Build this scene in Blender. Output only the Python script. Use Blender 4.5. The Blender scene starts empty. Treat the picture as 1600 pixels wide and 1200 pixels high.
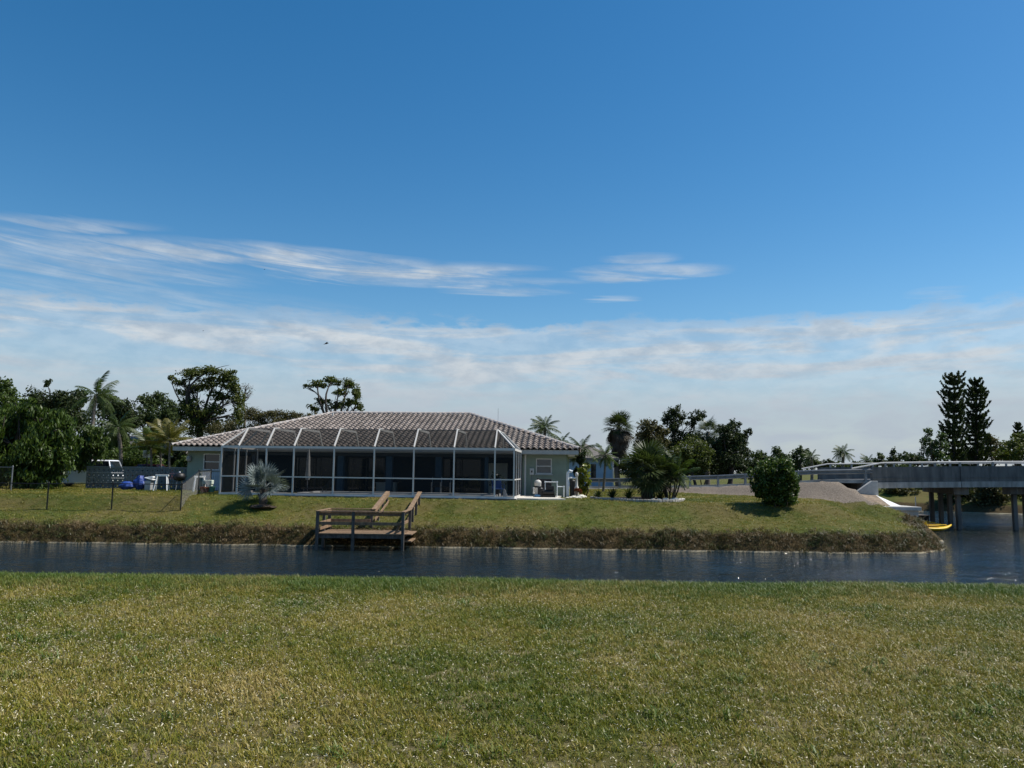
import bpy, math, random
import numpy as np
from mathutils import Vector, Matrix
random.seed(7); RNG = np.random.default_rng(7)
SC = bpy.context.scene; COL = SC.collection
R = math.radians

# ------------------------------------------------------------------ camera
EYE = Vector((0.0, 0.0, 3.35)); F = 1202.0; PITCH = R(6.41); ROLL = R(0.70)
fw = Vector((0, math.cos(PITCH), math.sin(PITCH))); r0 = Vector((1, 0, 0)); u0 = r0.cross(fw)
rt = r0*math.cos(ROLL) + u0*math.sin(ROLL); up = u0*math.cos(ROLL) - r0*math.sin(ROLL)
cd = bpy.data.cameras.new('camera'); cam = bpy.data.objects.new('camera', cd); COL.objects.link(cam)
cd.sensor_width = 36; cd.lens = 36*F/1600; cd.clip_start = .1; cd.clip_end = 6000
cam.matrix_world = Matrix(((rt.x, up.x, -fw.x, EYE.x), (rt.y, up.y, -fw.y, EYE.y), (rt.z, up.z, -fw.z, EYE.z), (0, 0, 0, 1)))
SC.camera = cam
def ray(px, py): return fw*F + rt*(px-800) + up*(600-py)
def at(px, py, Y):                       # survey point: photograph direction at a measured distance
    d = ray(px, py); return EYE + d*(Y/d.y)
def onz(px, py, z):
    d = ray(px, py); return EYE + d*((z-EYE.z)/d.z)

# ------------------------------------------------------------------ sky, sun, exposure
SUN_EL, SUN_AZ = R(54), R(8)            # azimuth measured from +X towards +Y
SD = Vector((math.cos(SUN_EL)*math.cos(SUN_AZ), math.cos(SUN_EL)*math.sin(SUN_AZ), math.sin(SUN_EL)))
W = bpy.data.worlds.new('World'); SC.world = W; W.use_nodes = True
class NT:                                # tiny node-tree helper
    def __init__(s, t): s.t = t
    def n(s, typ, **kw):
        x = s.t.nodes.new(typ)
        for k, v in kw.items(): setattr(x, k, v)
        return x
    def put(s, sock, v):
        if isinstance(v, bpy.types.NodeSocket): s.t.links.new(v, sock)
        elif v is not None: sock.default_value = v
    def m(s, op, a, b=None, c=None, clamp=False):
        x = s.n('ShaderNodeMath', operation=op, use_clamp=clamp)
        for i, v in enumerate((a, b, c)): s.put(x.inputs[i], v)
        return x.outputs[0]
    def mix(s, f, a, b, mode='MIX'):
        x = s.n('ShaderNodeMix', data_type='RGBA', blend_type=mode)
        s.put(x.inputs[0], f); s.put(x.inputs[6], a); s.put(x.inputs[7], b)
        return x.outputs[2]
    def noise(s, vec, scale, detail=4, rough=.5, dist=0):
        x = s.n('ShaderNodeTexNoise'); s.put(x.inputs['Vector'], vec)
        x.inputs['Scale'].default_value = scale; x.inputs['Detail'].default_value = detail
        x.inputs['Roughness'].default_value = rough; x.inputs['Distortion'].default_value = dist
        return x.outputs['Fac']
    def ramp(s, f, stops):
        x = s.n('ShaderNodeValToRGB'); s.put(x.inputs[0], f); e = x.color_ramp.elements
        while len(e) < len(stops): e.new(.5)
        for el, (p, c) in zip(e, stops): el.position = p; el.color = (*c, 1) if len(c) == 3 else c
        return x.outputs[0]
    def sm(s, v, a, b):                  # smoothstep a..b -> 0..1
        x = s.n('ShaderNodeMapRange', interpolation_type='SMOOTHSTEP')
        s.put(x.inputs[0], v); x.inputs[1].default_value = a; x.inputs[2].default_value = b
        return x.outputs[0]
    def xyz(s, x, y, z):
        c = s.n('ShaderNodeCombineXYZ')
        for i, v in enumerate((x, y, z)): s.put(c.inputs[i], v)
        return c.outputs[0]
wt = NT(W.node_tree); W.node_tree.nodes.clear()
sky = wt.n('ShaderNodeTexSky', sky_type='NISHITA', sun_disc=False)
sky.sun_elevation = SUN_EL; sky.sun_rotation = math.atan2(SD.x, SD.y)
sky.air_density = 1.0; sky.dust_density = .3; sky.ozone_density = 1.5
hs = wt.n('ShaderNodeHueSaturation'); wt.put(hs.inputs['Color'], sky.outputs[0])
hs.inputs['Saturation'].default_value = 1.40; hs.inputs['Value'].default_value = 1.30; hs.inputs['Hue'].default_value = .496
tc = wt.n('ShaderNodeTexCoord'); sp = wt.n('ShaderNodeSeparateXYZ'); wt.put(sp.inputs[0], tc.outputs['Generated'])
az = wt.m('ARCTAN2', sp.outputs[0], sp.outputs[1]); el = wt.m('ARCSINE', sp.outputs[2])
cv = wt.xyz(wt.m('MULTIPLY', az, 5.0), wt.m('MULTIPLY', el, 42.0), 3.7)
cv2 = wt.xyz(wt.m('MULTIPLY', az, 11.0), wt.m('MULTIPLY', el, 30.0), 9.1)
nA = wt.noise(cv, .8, 7, .6, .5); nB = wt.noise(cv2, 1.3, 7, .58, .5)
edge = wt.m('ADD', el, wt.m('MULTIPLY', wt.m('SUBTRACT', nA, .5), .055))
nC = wt.noise(wt.xyz(wt.m('MULTIPLY', az, 30.0), wt.m('MULTIPLY', el, 70.0), 2.2), 1.0, 6, .6, .2)
edge = wt.m('ADD', edge, wt.m('MULTIPLY', wt.m('SUBTRACT', nB, .5), .04)); edge = wt.m('ADD', edge, wt.m('MULTIPLY', wt.m('SUBTRACT', nC, .5), .03))
bank = wt.m('SUBTRACT', 1.0, wt.sm(edge, .180, .198))
dens = wt.m('MULTIPLY', bank, wt.m('ADD', .80, wt.m('MULTIPLY', wt.sm(nB, .30, .68), .18)))
band = wt.m('MULTIPLY', wt.sm(el, .06, .15), wt.sm(nA, .60, .42))      # blue gaps in the upper bank
dens = wt.m('MULTIPLY', dens, wt.m('SUBTRACT', 1.0, wt.m('MULTIPLY', band, .55)))
wv = wt.xyz(wt.m('MULTIPLY', az, 3.2), wt.m('ADD', wt.m('MULTIPLY', el, 46.0), wt.m('MULTIPLY', az, 3.0)), 1.3)
nW = wt.noise(wv, 1.6, 7, .62, 1.1)
def blob(px, py, ra, re, tilt, s):       # one wisp: its bearing and elevation in the sky
    d = ray(px, py).normalized(); a0 = math.atan2(d.x, d.y); e0 = math.asin(d.z)
    da = wt.m('SUBTRACT', az, a0); de = wt.m('SUBTRACT', wt.m('SUBTRACT', el, e0), wt.m('MULTIPLY', da, tilt)); de = wt.m('ADD', de, wt.m('MULTIPLY', wt.m('SUBTRACT', nW, .5), .022))
    q = wt.m('ADD', wt.m('POWER', wt.m('ABSOLUTE', wt.m('DIVIDE', da, ra)), 2.0), wt.m('POWER', wt.m('ABSOLUTE', wt.m('DIVIDE', de, re)), 2.0))
    return wt.m('MULTIPLY', wt.m('SUBTRACT', 1.0, wt.sm(q, 0.0, 1.0)), s)
cir = None
for b in [(230,392,.20,.020,.10,.75),(90,350,.13,.010,.10,.5),(110,405,.24,.030,0,.5),(470,408,.11,.022,-.08,.95),(640,428,.20,.015,.06,1.0),
          (1010,425,.12,.014,0,.7),(1000,404,.06,.008,0,.45),(790,457,.10,.008,0,.5),(955,468,.045,.006,0,.5),(1465,457,.04,.008,0,.35),(230,462,.30,.020,0,.35),(560,405,.16,.012,-.05,.6),(700,442,.22,.009,.02,.6),(60,375,.16,.014,.05,.6)]:
    v = blob(*b); cir = v if cir is None else wt.m('MAXIMUM', cir, v)
cir = wt.m('MULTIPLY', cir, wt.m('ADD', .16, wt.m('MULTIPLY', wt.sm(nW, .32, .66), .80)))
tot = wt.m('MAXIMUM', dens, cir, clamp=True)
ccol = wt.mix(wt.sm(wt.m('ADD', wt.m('MULTIPLY', nB, .5), wt.m('MULTIPLY', nC, .5)), .36, .64), (4.7, 5.45, 6.3, 1), (7.0, 7.5, 7.9, 1)); ccol = wt.mix(wt.sm(el, .05, .17), (4.75, 5.45, 6.25, 1), ccol)
bg = wt.n('ShaderNodeBackground'); wt.put(bg.inputs[0], wt.mix(tot, hs.outputs[0], ccol)); bg.inputs[1].default_value = .08
wo = wt.n('ShaderNodeOutputWorld'); wt.put(wo.inputs[0], bg.outputs[0])
W.cycles.sampling_method = 'MANUAL'; W.cycles.sample_map_resolution = 256
sl = bpy.data.lights.new('sun', 'SUN'); sl.energy = 4.8; sl.angle = R(.53); sl.color = (1, .955, .88)
so = bpy.data.objects.new('sun', sl); COL.objects.link(so); so.rotation_euler = SD.to_track_quat('Z', 'Y').to_euler(); so.location = (40, 30, 60)
SC.view_settings.view_transform = 'Standard'; SC.view_settings.look = 'None'; SC.view_settings.exposure = 0.22; SC.view_settings.gamma = 1
SC.render.engine = 'CYCLES'; SC.cycles.transparent_max_bounces = 24

# ------------------------------------------------------------------ materials
MATS = {}
def mat(name, col, rough=.7, var=.25, scale=3.0, spec=.4, metal=0, bump=0, bscale=40, col2=None, trans=0, attr=False, stretch=None):
    if name in MATS: return MATS[name]
    m = bpy.data.materials.new(name); m.use_nodes = True; t = NT(m.node_tree); b = m.node_tree.nodes['Principled BSDF']
    tc = t.n('ShaderNodeTexCoord').outputs['Object']
    if stretch:
        mp = t.n('ShaderNodeMapping'); t.put(mp.inputs[0], tc); mp.inputs['Scale'].default_value = stretch; tc = mp.outputs[0]
    c2 = col2 or tuple(min(1, c*(1-var)) for c in col); c1 = col if col2 else tuple(min(1, c*(1+var)) for c in col)
    nf = t.noise(tc, scale, 6, .62)
    c = t.mix(t.sm(nf, .32, .68), (*c1, 1), (*c2, 1))
    if attr:
        at_ = t.n('ShaderNodeAttribute', attribute_name='rnd')
        c = t.mix(.65, c, t.ramp(at_.outputs['Fac'], [(0, tuple(x*.55 for x in col)), (.6, col), (1, tuple(x*1.35 for x in col) if name == 'faded_clay_tile' else (c2 if col2 else tuple(x*1.6 for x in col)))]))
    t.put(b.inputs['Base Color'], c); b.inputs['Roughness'].default_value = rough
    b.inputs['Specular IOR Level'].default_value = spec; b.inputs['Metallic'].default_value = metal
    if bump:
        bp = t.n('ShaderNodeBump'); bp.inputs['Strength'].default_value = bump; bp.inputs['Distance'].default_value = .02
        t.put(bp.inputs['Height'], t.noise(tc, bscale, 5, .6)); t.put(b.inputs['Normal'], bp.outputs[0])
    if trans:
        tr = t.n('ShaderNodeBsdfTranslucent'); t.put(tr.inputs[0], t.mix(.5, c, (col[0]*1.8, col[1]*2.0, col[2]*.7, 1)))
        mx = t.n('ShaderNodeMixShader'); mx.inputs[0].default_value = trans
        t.put(mx.inputs[1], b.outputs[0]); t.put(mx.inputs[2], tr.outputs[0])
        t.put(m.node_tree.nodes['Material Output'].inputs[0], mx.outputs[0])
    MATS[name] = m; return m
def leafmat(name, col, col2, rough=.42, trans=.22, spec=.45): return mat(name, col, rough, col2=col2, scale=.9, spec=spec, trans=trans, attr=True)

# ------------------------------------------------------------------ mesh helpers
ORG = {}
def tag(o, label=None, cat=None, group=None, kind=None):
    for k, v in (('label', label), ('category', cat), ('group', group), ('kind', kind)):
        if v: o[k] = v
    return o
def empty(name, loc, label, cat, group=None):
    o = bpy.data.objects.new(name, None); COL.objects.link(o); o.location = loc; o.empty_display_size = .2
    ORG[o] = Vector(loc); return tag(o, label, cat, group)
def link(name, me, m, parent=None, loc=None, kind=None):
    o = bpy.data.objects.new(name, me); COL.objects.link(o)
    if m is not None and not me.materials: me.materials.append(m)
    if parent is not None: o.parent = parent; ORG[o] = ORG.get(parent, Vector())
    if loc is not None: o.location = loc
    if kind: o['kind'] = kind
    return o
class MB:
    def __init__(s): s.v = []; s.f = []
    def add(s, vs, fs):
        b = len(s.v); s.v += [Vector(v) for v in vs]; s.f += [tuple(b+i for i in f) for f in fs]; return s
    def box(s, c, size, M=None):
        x, y, z = (d/2 for d in size); M = M or Matrix.Identity(3); c = Vector(c)
        vs = [c + M @ Vector((sx*x, sy*y, sz*z)) for sz in (-1, 1) for sy in (-1, 1) for sx in (-1, 1)]
        return s.add(vs, [(0,2,3,1),(4,5,7,6),(0,1,5,4),(2,6,7,3),(0,4,6,2),(1,3,7,5)])
    def bb(s, lo, hi): return s.box([(a+b)/2 for a, b in zip(lo, hi)], [abs(b-a) for a, b in zip(lo, hi)])
    def bar(s, a, b, w, h, upv=(0, 0, 1)):          # rectangular bar a->b
        a, b = Vector(a), Vector(b); d = (b-a); L = d.length; d.normalize()
        sx = d.cross(Vector(upv))
        if sx.length < 1e-4: sx = d.cross(Vector((1, 0, 0)))
        sx.normalize(); uz = sx.cross(d)
        M = Matrix((sx, d, uz)).transposed()
        return s.box((a+b)/2, (w, L, h), M)
    def tube(s, pts, rad, n=8, caps=True):
        pts = [Vector(p) for p in pts]; rad = [rad]*len(pts) if isinstance(rad, (int, float)) else rad
        prev = None; b = len(s.v)
        for i, p in enumerate(pts):
            d = (pts[min(i+1, len(pts)-1)] - pts[max(i-1, 0)]).normalized()
            if prev is None:
                prev = d.cross(Vector((0, 0, 1)))
                if prev.length < 1e-3: prev = Vector((1, 0, 0))
            prev = (prev - d*prev.dot(d)).normalized(); q = d.cross(prev)
            for k in range(n):
                t = 2*math.pi*k/n; s.v.append(p + (prev*math.cos(t) + q*math.sin(t))*rad[i])
        for i in range(len(pts)-1):
            for k in range(n):
                a, c = b+i*n+k, b+i*n+(k+1) % n; s.f.append((a, c, c+n, a+n))
        if caps: s.f.append(tuple(b+k for k in reversed(range(n)))); s.f.append(tuple(b+(len(pts)-1)*n+k for k in range(n)))
        return s
    def lathe(s, c, prof, n=16):                    # prof [(r,z)]
        c = Vector(c); b = len(s.v)
        for r, z in prof:
            for k in range(n): t = 2*math.pi*k/n; s.v.append(c + Vector((r*math.cos(t), r*math.sin(t), z)))
        for i in range(len(prof)-1):
            for k in range(n): a, d = b+i*n+k, b+i*n+(k+1) % n; s.f.append((a, d, d+n, a+n))
        s.f.append(tuple(b+k for k in reversed(range(n)))); s.f.append(tuple(b+(len(prof)-1)*n+k for k in range(n)))
        return s
    def prism(s, poly, ext):                        # planar polygon extruded by vector ext
        poly = [Vector(p) for p in poly]; n = len(poly); e = Vector(ext)
        return s.add(poly + [p+e for p in poly], [tuple(reversed(range(n))), tuple(range(n, 2*n))] + [(i, (i+1) % n, n+(i+1) % n, n+i) for i in range(n)])
    def mesh(s, name, org=Vector()):
        me = bpy.data.meshes.new(name); me.from_pydata([v-org for v in s.v], [], s.f); me.update(); return me
    def build(s, name, m, parent=None, smooth=False, kind=None, bevel=0):
        org = ORG.get(parent, Vector()) if parent is not None else Vector()
        me = s.mesh(name, org)
        if smooth: me.polygons.foreach_set('use_smooth', [True]*len(me.polygons))
        o = link(name, me, m, parent, kind=kind)
        if bevel:
            b = o.modifiers.new('bevel', 'BEVEL'); b.width = bevel; b.segments = 2; b.limit_method = 'ANGLE'
        return o
def solo(mb, name, m, base, label, cat, group=None, **kw):      # a thing that is one mesh
    o = mb.build(name, m, None, **kw); me = o.data; b = Vector(base)
    me.transform(Matrix.Translation(-b)); o.location = b; return tag(o, label, cat, group)
def npmesh(name, V, Fq, rnd=None):                  # quads from numpy
    me = bpy.data.meshes.new(name); nf = len(Fq); k = Fq.shape[1]
    me.vertices.add(len(V)); me.vertices.foreach_set('co', np.ascontiguousarray(V, np.float32).ravel())
    me.loops.add(nf*k); me.loops.foreach_set('vertex_index', np.ascontiguousarray(Fq, np.int32).ravel())
    me.polygons.add(nf); me.polygons.foreach_set('loop_start', np.arange(0, nf*k, k, dtype=np.int32))
    me.update(calc_edges=True); me.validate()
    if rnd is not None:
        a = me.attributes.new('rnd', 'FLOAT', 'FACE'); a.data.foreach_set('value', rnd.astype(np.float32))
    return me
def unit(a): return a/np.maximum(np.linalg.norm(a, axis=1, keepdims=True), 1e-6)
def leaves(C, L, wr, N=None, axis=None, jit=.35):   # diamond leaf per centre; N bias normals
    n = len(C); L = L*RNG.uniform(1-jit, 1+jit, (n, 1))
    nr = unit(RNG.normal(size=(n, 3)) + (np.array([0, 0, .8]) if N is None else N))
    a = unit(np.cross(nr, RNG.normal(size=(n, 3)))) if axis is None else unit(axis)
    b = unit(np.cross(nr, a)); fold = nr*L*.10
    V = np.stack([C-a*L/2, C+b*L*wr/2+fold, C+a*L/2, C-b*L*wr/2+fold], 1).reshape(-1, 3)
    return V, np.arange(4*n).reshape(n, 4)

# ------------------------------------------------------------------ terrain
LAND = np.array([(-700,33.8),(-60,33.7),(-20,33.8),(0,33.7),(8,33.5),(15,33.4),(17.9,33.9),(19.7,35.4),(20.8,38),(22.3,42),(24.0,46),(25.9,50.5),(27.5,56),(30,63),(35,75),(42,71.5),(52,67.5),(70,65),(90,60),(120,30),(160,-200),(900,-200),(900,3000),(-700,3000)], float)
def sdist(P, poly):                                  # + inside
    x, y = P[:, 0], P[:, 1]; d = np.full(len(P), 1e9); ins = np.zeros(len(P), bool); n = len(poly)
    for i in range(n):
        a, b = poly[i], poly[(i+1) % n]; ab = b-a
        t = np.clip(((x-a[0])*ab[0]+(y-a[1])*ab[1])/(ab@ab), 0, 1)
        d = np.minimum(d, np.hypot(x-a[0]-t*ab[0], y-a[1]-t*ab[1]))
        c = ((a[1] > y) != (b[1] > y)) & (x < (b[0]-a[0])*(y-a[1])/((b[1]-a[1]) if b[1] != a[1] else 1e-9)+a[0]); ins ^= c
    return np.where(ins, d, -d)
ROAD = np.array([(-40,76),(-6,70.5),(5,66),(11,61.5),(17,56.5),(22.6,52.4),(24.5,52.4)], float); ROADZ = [2.0,2.0,2.02,2.12,2.45,2.92,2.96]; RHW = 4.5
def roadinfo(P):
    bd = np.full(len(P), 1e9); bz = np.zeros(len(P))
    for i in range(len(ROAD)-1):
        a, b = ROAD[i], ROAD[i+1]; ab = b-a
        t = np.clip(((P[:, 0]-a[0])*ab[0]+(P[:, 1]-a[1])*ab[1])/(ab@ab), 0, 1)
        d = np.hypot(P[:, 0]-a[0]-t*ab[0], P[:, 1]-a[1]-t*ab[1]); z = ROADZ[i]+t*(ROADZ[i+1]-ROADZ[i])
        m = d < bd; bd = np.where(m, d, bd); bz = np.where(m, z, bz)
    return bd, bz
def hump(P, s=1.0):
    x, y = P[:, 0]*s, P[:, 1]*s
    return np.sin(x*.71+1.3*np.sin(y*.43))*np.cos(y*.63+1.1*np.sin(x*.37))
def farz(P):
    P = np.atleast_2d(np.asarray(P, float)); wob = P + np.stack([np.zeros(len(P)), .10*np.sin(P[:, 0]*1.9)+.07*np.sin(P[:, 0]*4.7+1)], 1)
    s = sdist(wob, LAND)
    z = np.interp(s, [-30,-2,0,.10,.62,1.1,3.6,4.4,5.0,8.2,12,30,4000], [-2.5,-1.1,-.05,.10,.66,.82,1.30,1.72,1.88,1.92,1.95,2.0,2.1])
    z = z + np.where(s > .3, hump(P)*.03 + hump(P+9, 2.6)*.012, 0)
    d, rz = roadinfo(P); k = np.clip((s-1.5)/3, 0, 1)
    emb = rz - .035 - .42*np.maximum(0, d-RHW-.9)
    z = np.where((emb > z) & (P[:, 0] < 24.6), z + (emb-z)*np.where(P[:, 0] < 22.6, 1, k), z)
    bz_ = (P[:, 0] > 9.5) & (P[:, 0] < 22) & (emb > 1.75) & (d > RHW+.6) & (d < 9); z = z + np.where(bz_, hump(P+3, 5.3)*.05 + hump(P, 11)*.035, 0)
    cap = np.interp(P[:, 0], [20.2, 21.0, 22, 23.1, 24, 25, 27], [3.2, 1.78, 1.22, .64, .15, -.4, -.8])
    return np.where((P[:, 0] > 20.2) & (P[:, 0] < 40) & (P[:, 1] > 40) & (P[:, 1] < 58.5), np.minimum(z, cap), z)
def gz(x, y): return float(farz([(x, y)])[0])
def grd(px, Y):                                      # ground point on bearing px at distance Y
    p = at(px, 760, Y)
    for _ in range(3):
        z = gz(p.x, p.y); q = EYE + (p-EYE); h = (p.z-z)
        lo, hi = 500, 1200
        for _ in range(24):
            mid = (lo+hi)/2
            if at(px, mid, Y).z > z: lo = mid
            else: hi = mid
        p = at(px, lo, Y)
    p.z = z; return p
def axis(lo, hi, fine, growth, far_lo, far_hi):
    a = list(np.arange(lo, hi, fine)); st = fine
    while a[-1] < far_hi: st *= growth; a.append(a[-1]+st)
    st = fine; pre = []; x = lo
    while x > far_lo: st *= growth; x -= st; pre.append(x)
    return np.array(pre[::-1]+a)
def gridmesh(name, xs, ys, zf):
    X, Y = np.meshgrid(xs, ys); P = np.stack([X.ravel(), Y.ravel()], 1); Z = zf(P)
    nx, ny = len(xs), len(ys); i = np.arange((nx-1)*(ny-1)); r, c = i//(nx-1), i % (nx-1); a = r*nx+c
    me = npmesh(name, np.column_stack([P, Z]), np.stack([a, a+1, a+nx+1, a+nx], 1))
    me.polygons.foreach_set('use_smooth', [True]*len(me.polygons)); return me, P, Z
def ground_mat(name, kind):
    m = bpy.data.materials.new(name); m.use_nodes = True; t = NT(m.node_tree); b = m.node_tree.nodes['Principled BSDF']
    P = t.n('ShaderNodeNewGeometry').outputs['Position']
    big = t.noise(P, .35, 5, .6); mid = t.noise(P, 2.2, 6, .65); fine = t.noise(P, 16, 6, .7); vf = t.noise(P, 60, 4, .7)
    g = t.mix(t.sm(mid, .35, .65), (.058, .078, .014, 1), (.092, .098, .024, 1))
    g = t.mix(t.sm(big, .42, .66), g, (.125, .105, .038, 1))
    g = t.mix(t.m('MULTIPLY', t.sm(fine, .55, .75), .6), g, (.16, .135, .062, 1))
    g = t.mix(t.m('MULTIPLY', t.sm(vf, .5, .7), .45), g, (.03, .036, .01, 1))
    if kind == 'near': g = t.mix(t.sm(mid, .45, .62), g, (.20, .165, .085, 1))
    if kind == 'far':
        bare = t.n('ShaderNodeAttribute', attribute_name='bare').outputs['Fac']; bk = t.n('ShaderNodeAttribute', attribute_name='bank').outputs['Fac']
        dirt = t.mix(t.sm(fine, .35, .65), (.27, .225, .18, 1), (.12, .096, .072, 1))
        br = t.mix(t.sm(fine, .35, .65), (.105, .075, .035, 1), (.030, .022, .010, 1))
        g = t.mix(t.sm(t.m('ADD', bk, t.m('MULTIPLY', t.m('SUBTRACT', mid, .5), .9)), .35, .75), g, br)
        g = t.mix(t.sm(t.m('ADD', bare, t.m('MULTIPLY', t.m('SUBTRACT', mid, .5), .9)), .4, .62), g, dirt)
        pz_ = t.n('ShaderNodeSeparateXYZ'); t.put(pz_.inputs[0], P)
        g = t.mix(t.m('SUBTRACT', 1.0, t.sm(t.m('ADD', pz_.outputs[2], t.m('MULTIPLY', big, .06)), .055, .10)), g, (.30, .26, .18, 1))
    t.put(b.inputs['Base Color'], g); b.inputs['Roughness'].default_value = .95; b.inputs['Specular IOR Level'].default_value = .1
    bp = t.n('ShaderNodeBump'); bp.inputs['Strength'].default_value = .7; bp.inputs['Distance'].default_value = .05
    t.put(bp.inputs['Height'], t.m('ADD', fine, t.m('MULTIPLY', vf, .5))); t.put(b.inputs['Normal'], bp.outputs[0])
    return m
xs = axis(-34, 46, .42, 1.22, -900, 900)
ys = np.concatenate([np.arange(29, 32.9, .6), np.arange(33, 36, .12), np.arange(36, 80, .45)])
st = .45; yy = list(ys)
while yy[-1] < 2500: st *= 1.2; yy.append(yy[-1]+st)
me, P, Z = gridmesh('far_lawn', xs, np.array(yy), farz)
s = sdist(P, LAND); rd, rz = roadinfo(P)
bank = np.interp(s, [-1, 0, .55, 1.0, 1.6], [1, 1, 1, .45, 0])
emb = rz-.035-.42*np.maximum(0, rd-RHW-.9)
bare = np.where((P[:, 0] > 9.0) & (P[:, 0] < 27) & (emb > 1.75) & (rd > RHW-.5) & (rd < 9) & (P[:, 1] < 62), np.clip((P[:, 0]-8.0)/2.5, 0, 1), 0)
for nm, arr in (('bank', bank), ('bare', bare)):
    a = me.attributes.new(nm, 'FLOAT', 'POINT'); a.data.foreach_set('value', arr.astype(np.float32))
far = link('far_lawn', me, ground_mat('far_ground', 'far'), kind='structure')
def nearz(P):
    P = np.asarray(P, float); y = P[:, 1]
    z = np.interp(y, [-20, 6, 10.6, 11.5, 12.4, 13.6, 17, 20, 40], [1.70, 1.70, 1.70, 1.675, 1.59, 1.36, .2, -1.2, -2])
    return z + np.where(y < 14, hump(P, 1.1)*.018 + hump(P+4, 3.1)*.008, 0)
xs = axis(-16, 16, .25, 1.35, -300, 300); ys = np.concatenate([np.arange(-60, 2, 4), np.arange(2, 22, .25)])
me, P, Z = gridmesh('near_lawn', xs, ys, nearz)
near = link('near_lawn', me, ground_mat('near_ground', 'near'), kind='structure')

# water
m = bpy.data.materials.new('canal_water'); m.use_nodes = True; t = NT(m.node_tree); b = m.node_tree.nodes['Principled BSDF']
b.inputs['Base Color'].default_value = (.010, .016, .017, 1); b.inputs['Roughness'].default_value = .07; b.inputs['IOR'].default_value = 1.33; b.inputs['Specular IOR Level'].default_value = .5
Pn = t.n('ShaderNodeNewGeometry').outputs['Position']
mp = t.n('ShaderNodeMapping'); t.put(mp.inputs[0], Pn); mp.inputs['Rotation'].default_value = (0, 0, R(14)); mp.inputs['Scale'].default_value = (1.05, 1.25, 1)
w1 = t.noise(mp.outputs[0], 2.6, 4, .55, .4); w2 = t.noise(mp.outputs[0], 7.5, 3, .5, .2); w3 = t.noise(Pn, .22, 3, .5)
mp2 = t.n('ShaderNodeMapping'); t.put(mp2.inputs[0], Pn); mp2.inputs['Rotation'].default_value = (0, 0, R(-6)); mp2.inputs['Scale'].default_value = (.28, 1.0, 1)
w0 = t.noise(mp2.outputs[0], 1.15, 4, .6, .6)
hgt = t.m('MULTIPLY', t.m('ADD', t.m('ADD', w1, t.m('MULTIPLY', w0, .9)), t.m('MULTIPLY', w2, .28)), t.m('ADD', .55, t.m('MULTIPLY', t.sm(w3, .35, .65), .6)))
bp = t.n('ShaderNodeBump'); bp.inputs['Strength'].default_value = 1.0; bp.inputs['Distance'].default_value = .22
t.put(bp.inputs['Height'], hgt); t.put(b.inputs['Normal'], bp.outputs[0])
wm = MB().add([(-700, 12, 0), (160, 12, 0), (160, 110, 0), (-700, 110, 0)], [(0, 1, 2, 3)]); wo_ = wm.build('canal_water', m, kind='structure')
rm = mat('asphalt', (.055, .055, .058), .9, .2, 6, bump=.3)
# road: kerbed asphalt strip along ROAD
def offset_line(pts, d):
    out = []
    for i, p in enumerate(pts):
        a = np.array(pts[max(i-1, 0)]); b = np.array(pts[min(i+1, len(pts)-1)]); t_ = (b-a)/np.linalg.norm(b-a); out.append(np.array(p)+np.array([t_[1], -t_[0]])*d)
    return out
def densify(pts, zs, k=6):
    q, z = [], []
    for i in range(len(pts)-1):
        for j in range(k): f = j/k; q.append(pts[i]*(1-f)+pts[i+1]*f); z.append(zs[i]*(1-f)+zs[i+1]*f)
    q.append(pts[-1]); z.append(zs[-1]); return q, z
rl, rzz = densify([np.array(p) for p in ROAD], ROADZ)
A, B = offset_line(rl, 4.1), offset_line(rl, -4.1)
mb = MB(); n = len(rl)
mb.add([(*p, z+.006) for p, z in zip(A, rzz)]+[(*p, z+.006) for p, z in zip(B, rzz)], [(i, i+1, n+i+1, n+i) for i in range(n-1)])
mb.build('road', rm, kind='structure')
conc = mat('concrete', (.36, .35, .32), .85, .22, 1.5, bump=.3, bscale=25)
for sgn in (1, -1):
    mb = MB(); L1, L2 = offset_line(rl, sgn*4.1), offset_line(rl, sgn*4.35)
    for i in range(n-1):
        mb.add([(*L1[i], rzz[i]-.1), (*L2[i], rzz[i]-.1), (*L2[i+1], rzz[i+1]-.1), (*L1[i+1], rzz[i+1]-.1), (*L1[i], rzz[i]+.12), (*L2[i], rzz[i]+.12), (*L2[i+1], rzz[i+1]+.12), (*L1[i+1], rzz[i+1]+.12)], [(4,5,6,7),(0,4,7,3),(1,2,6,5)])
    mb.build('kerb', conc, kind='structure')

# ------------------------------------------------------------------ the green house
HA = R(5.0); HO = Vector((-19.9, 45.5, 0)); HU = Vector((math.cos(HA), -math.sin(HA), 0)); HV = Vector((math.sin(HA), math.cos(HA), 0)); HW, HD = 23.75, 14.4
FL, SOF, EAV, RDG = 1.95, 4.30, 4.52, 6.98
def hp(u, v, z): return HO + HU*u + HV*v + Vector((0, 0, z))
def hu(px, v, py=740):
    d = ray(px, py); k = d.x/d.y; p = HO + HV*v
    return (k*p.y - p.x)/(HU.x - k*HU.y)
HM = Matrix((HU, HV, Vector((0, 0, 1)))).transposed()
class HB(MB):                                   # builder in house coordinates
    def hbox(s, lo, hi):
        c = [(a+b)/2 for a, b in zip(lo, hi)]; return s.box(hp(*c), [abs(b-a) for a, b in zip(lo, hi)], HM)
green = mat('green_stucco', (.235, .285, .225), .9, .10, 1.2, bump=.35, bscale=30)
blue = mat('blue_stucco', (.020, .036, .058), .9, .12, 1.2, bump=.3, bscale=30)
white = mat('white_aluminium', (.62, .59, .54), .45, .05, 2.0)
trim = mat('pale_trim_paint', (.40, .41, .39), .6, .08, 2)
glass = mat('dark_window_glass', (.012, .016, .02), .05, .1, 1, spec=.6)
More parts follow.
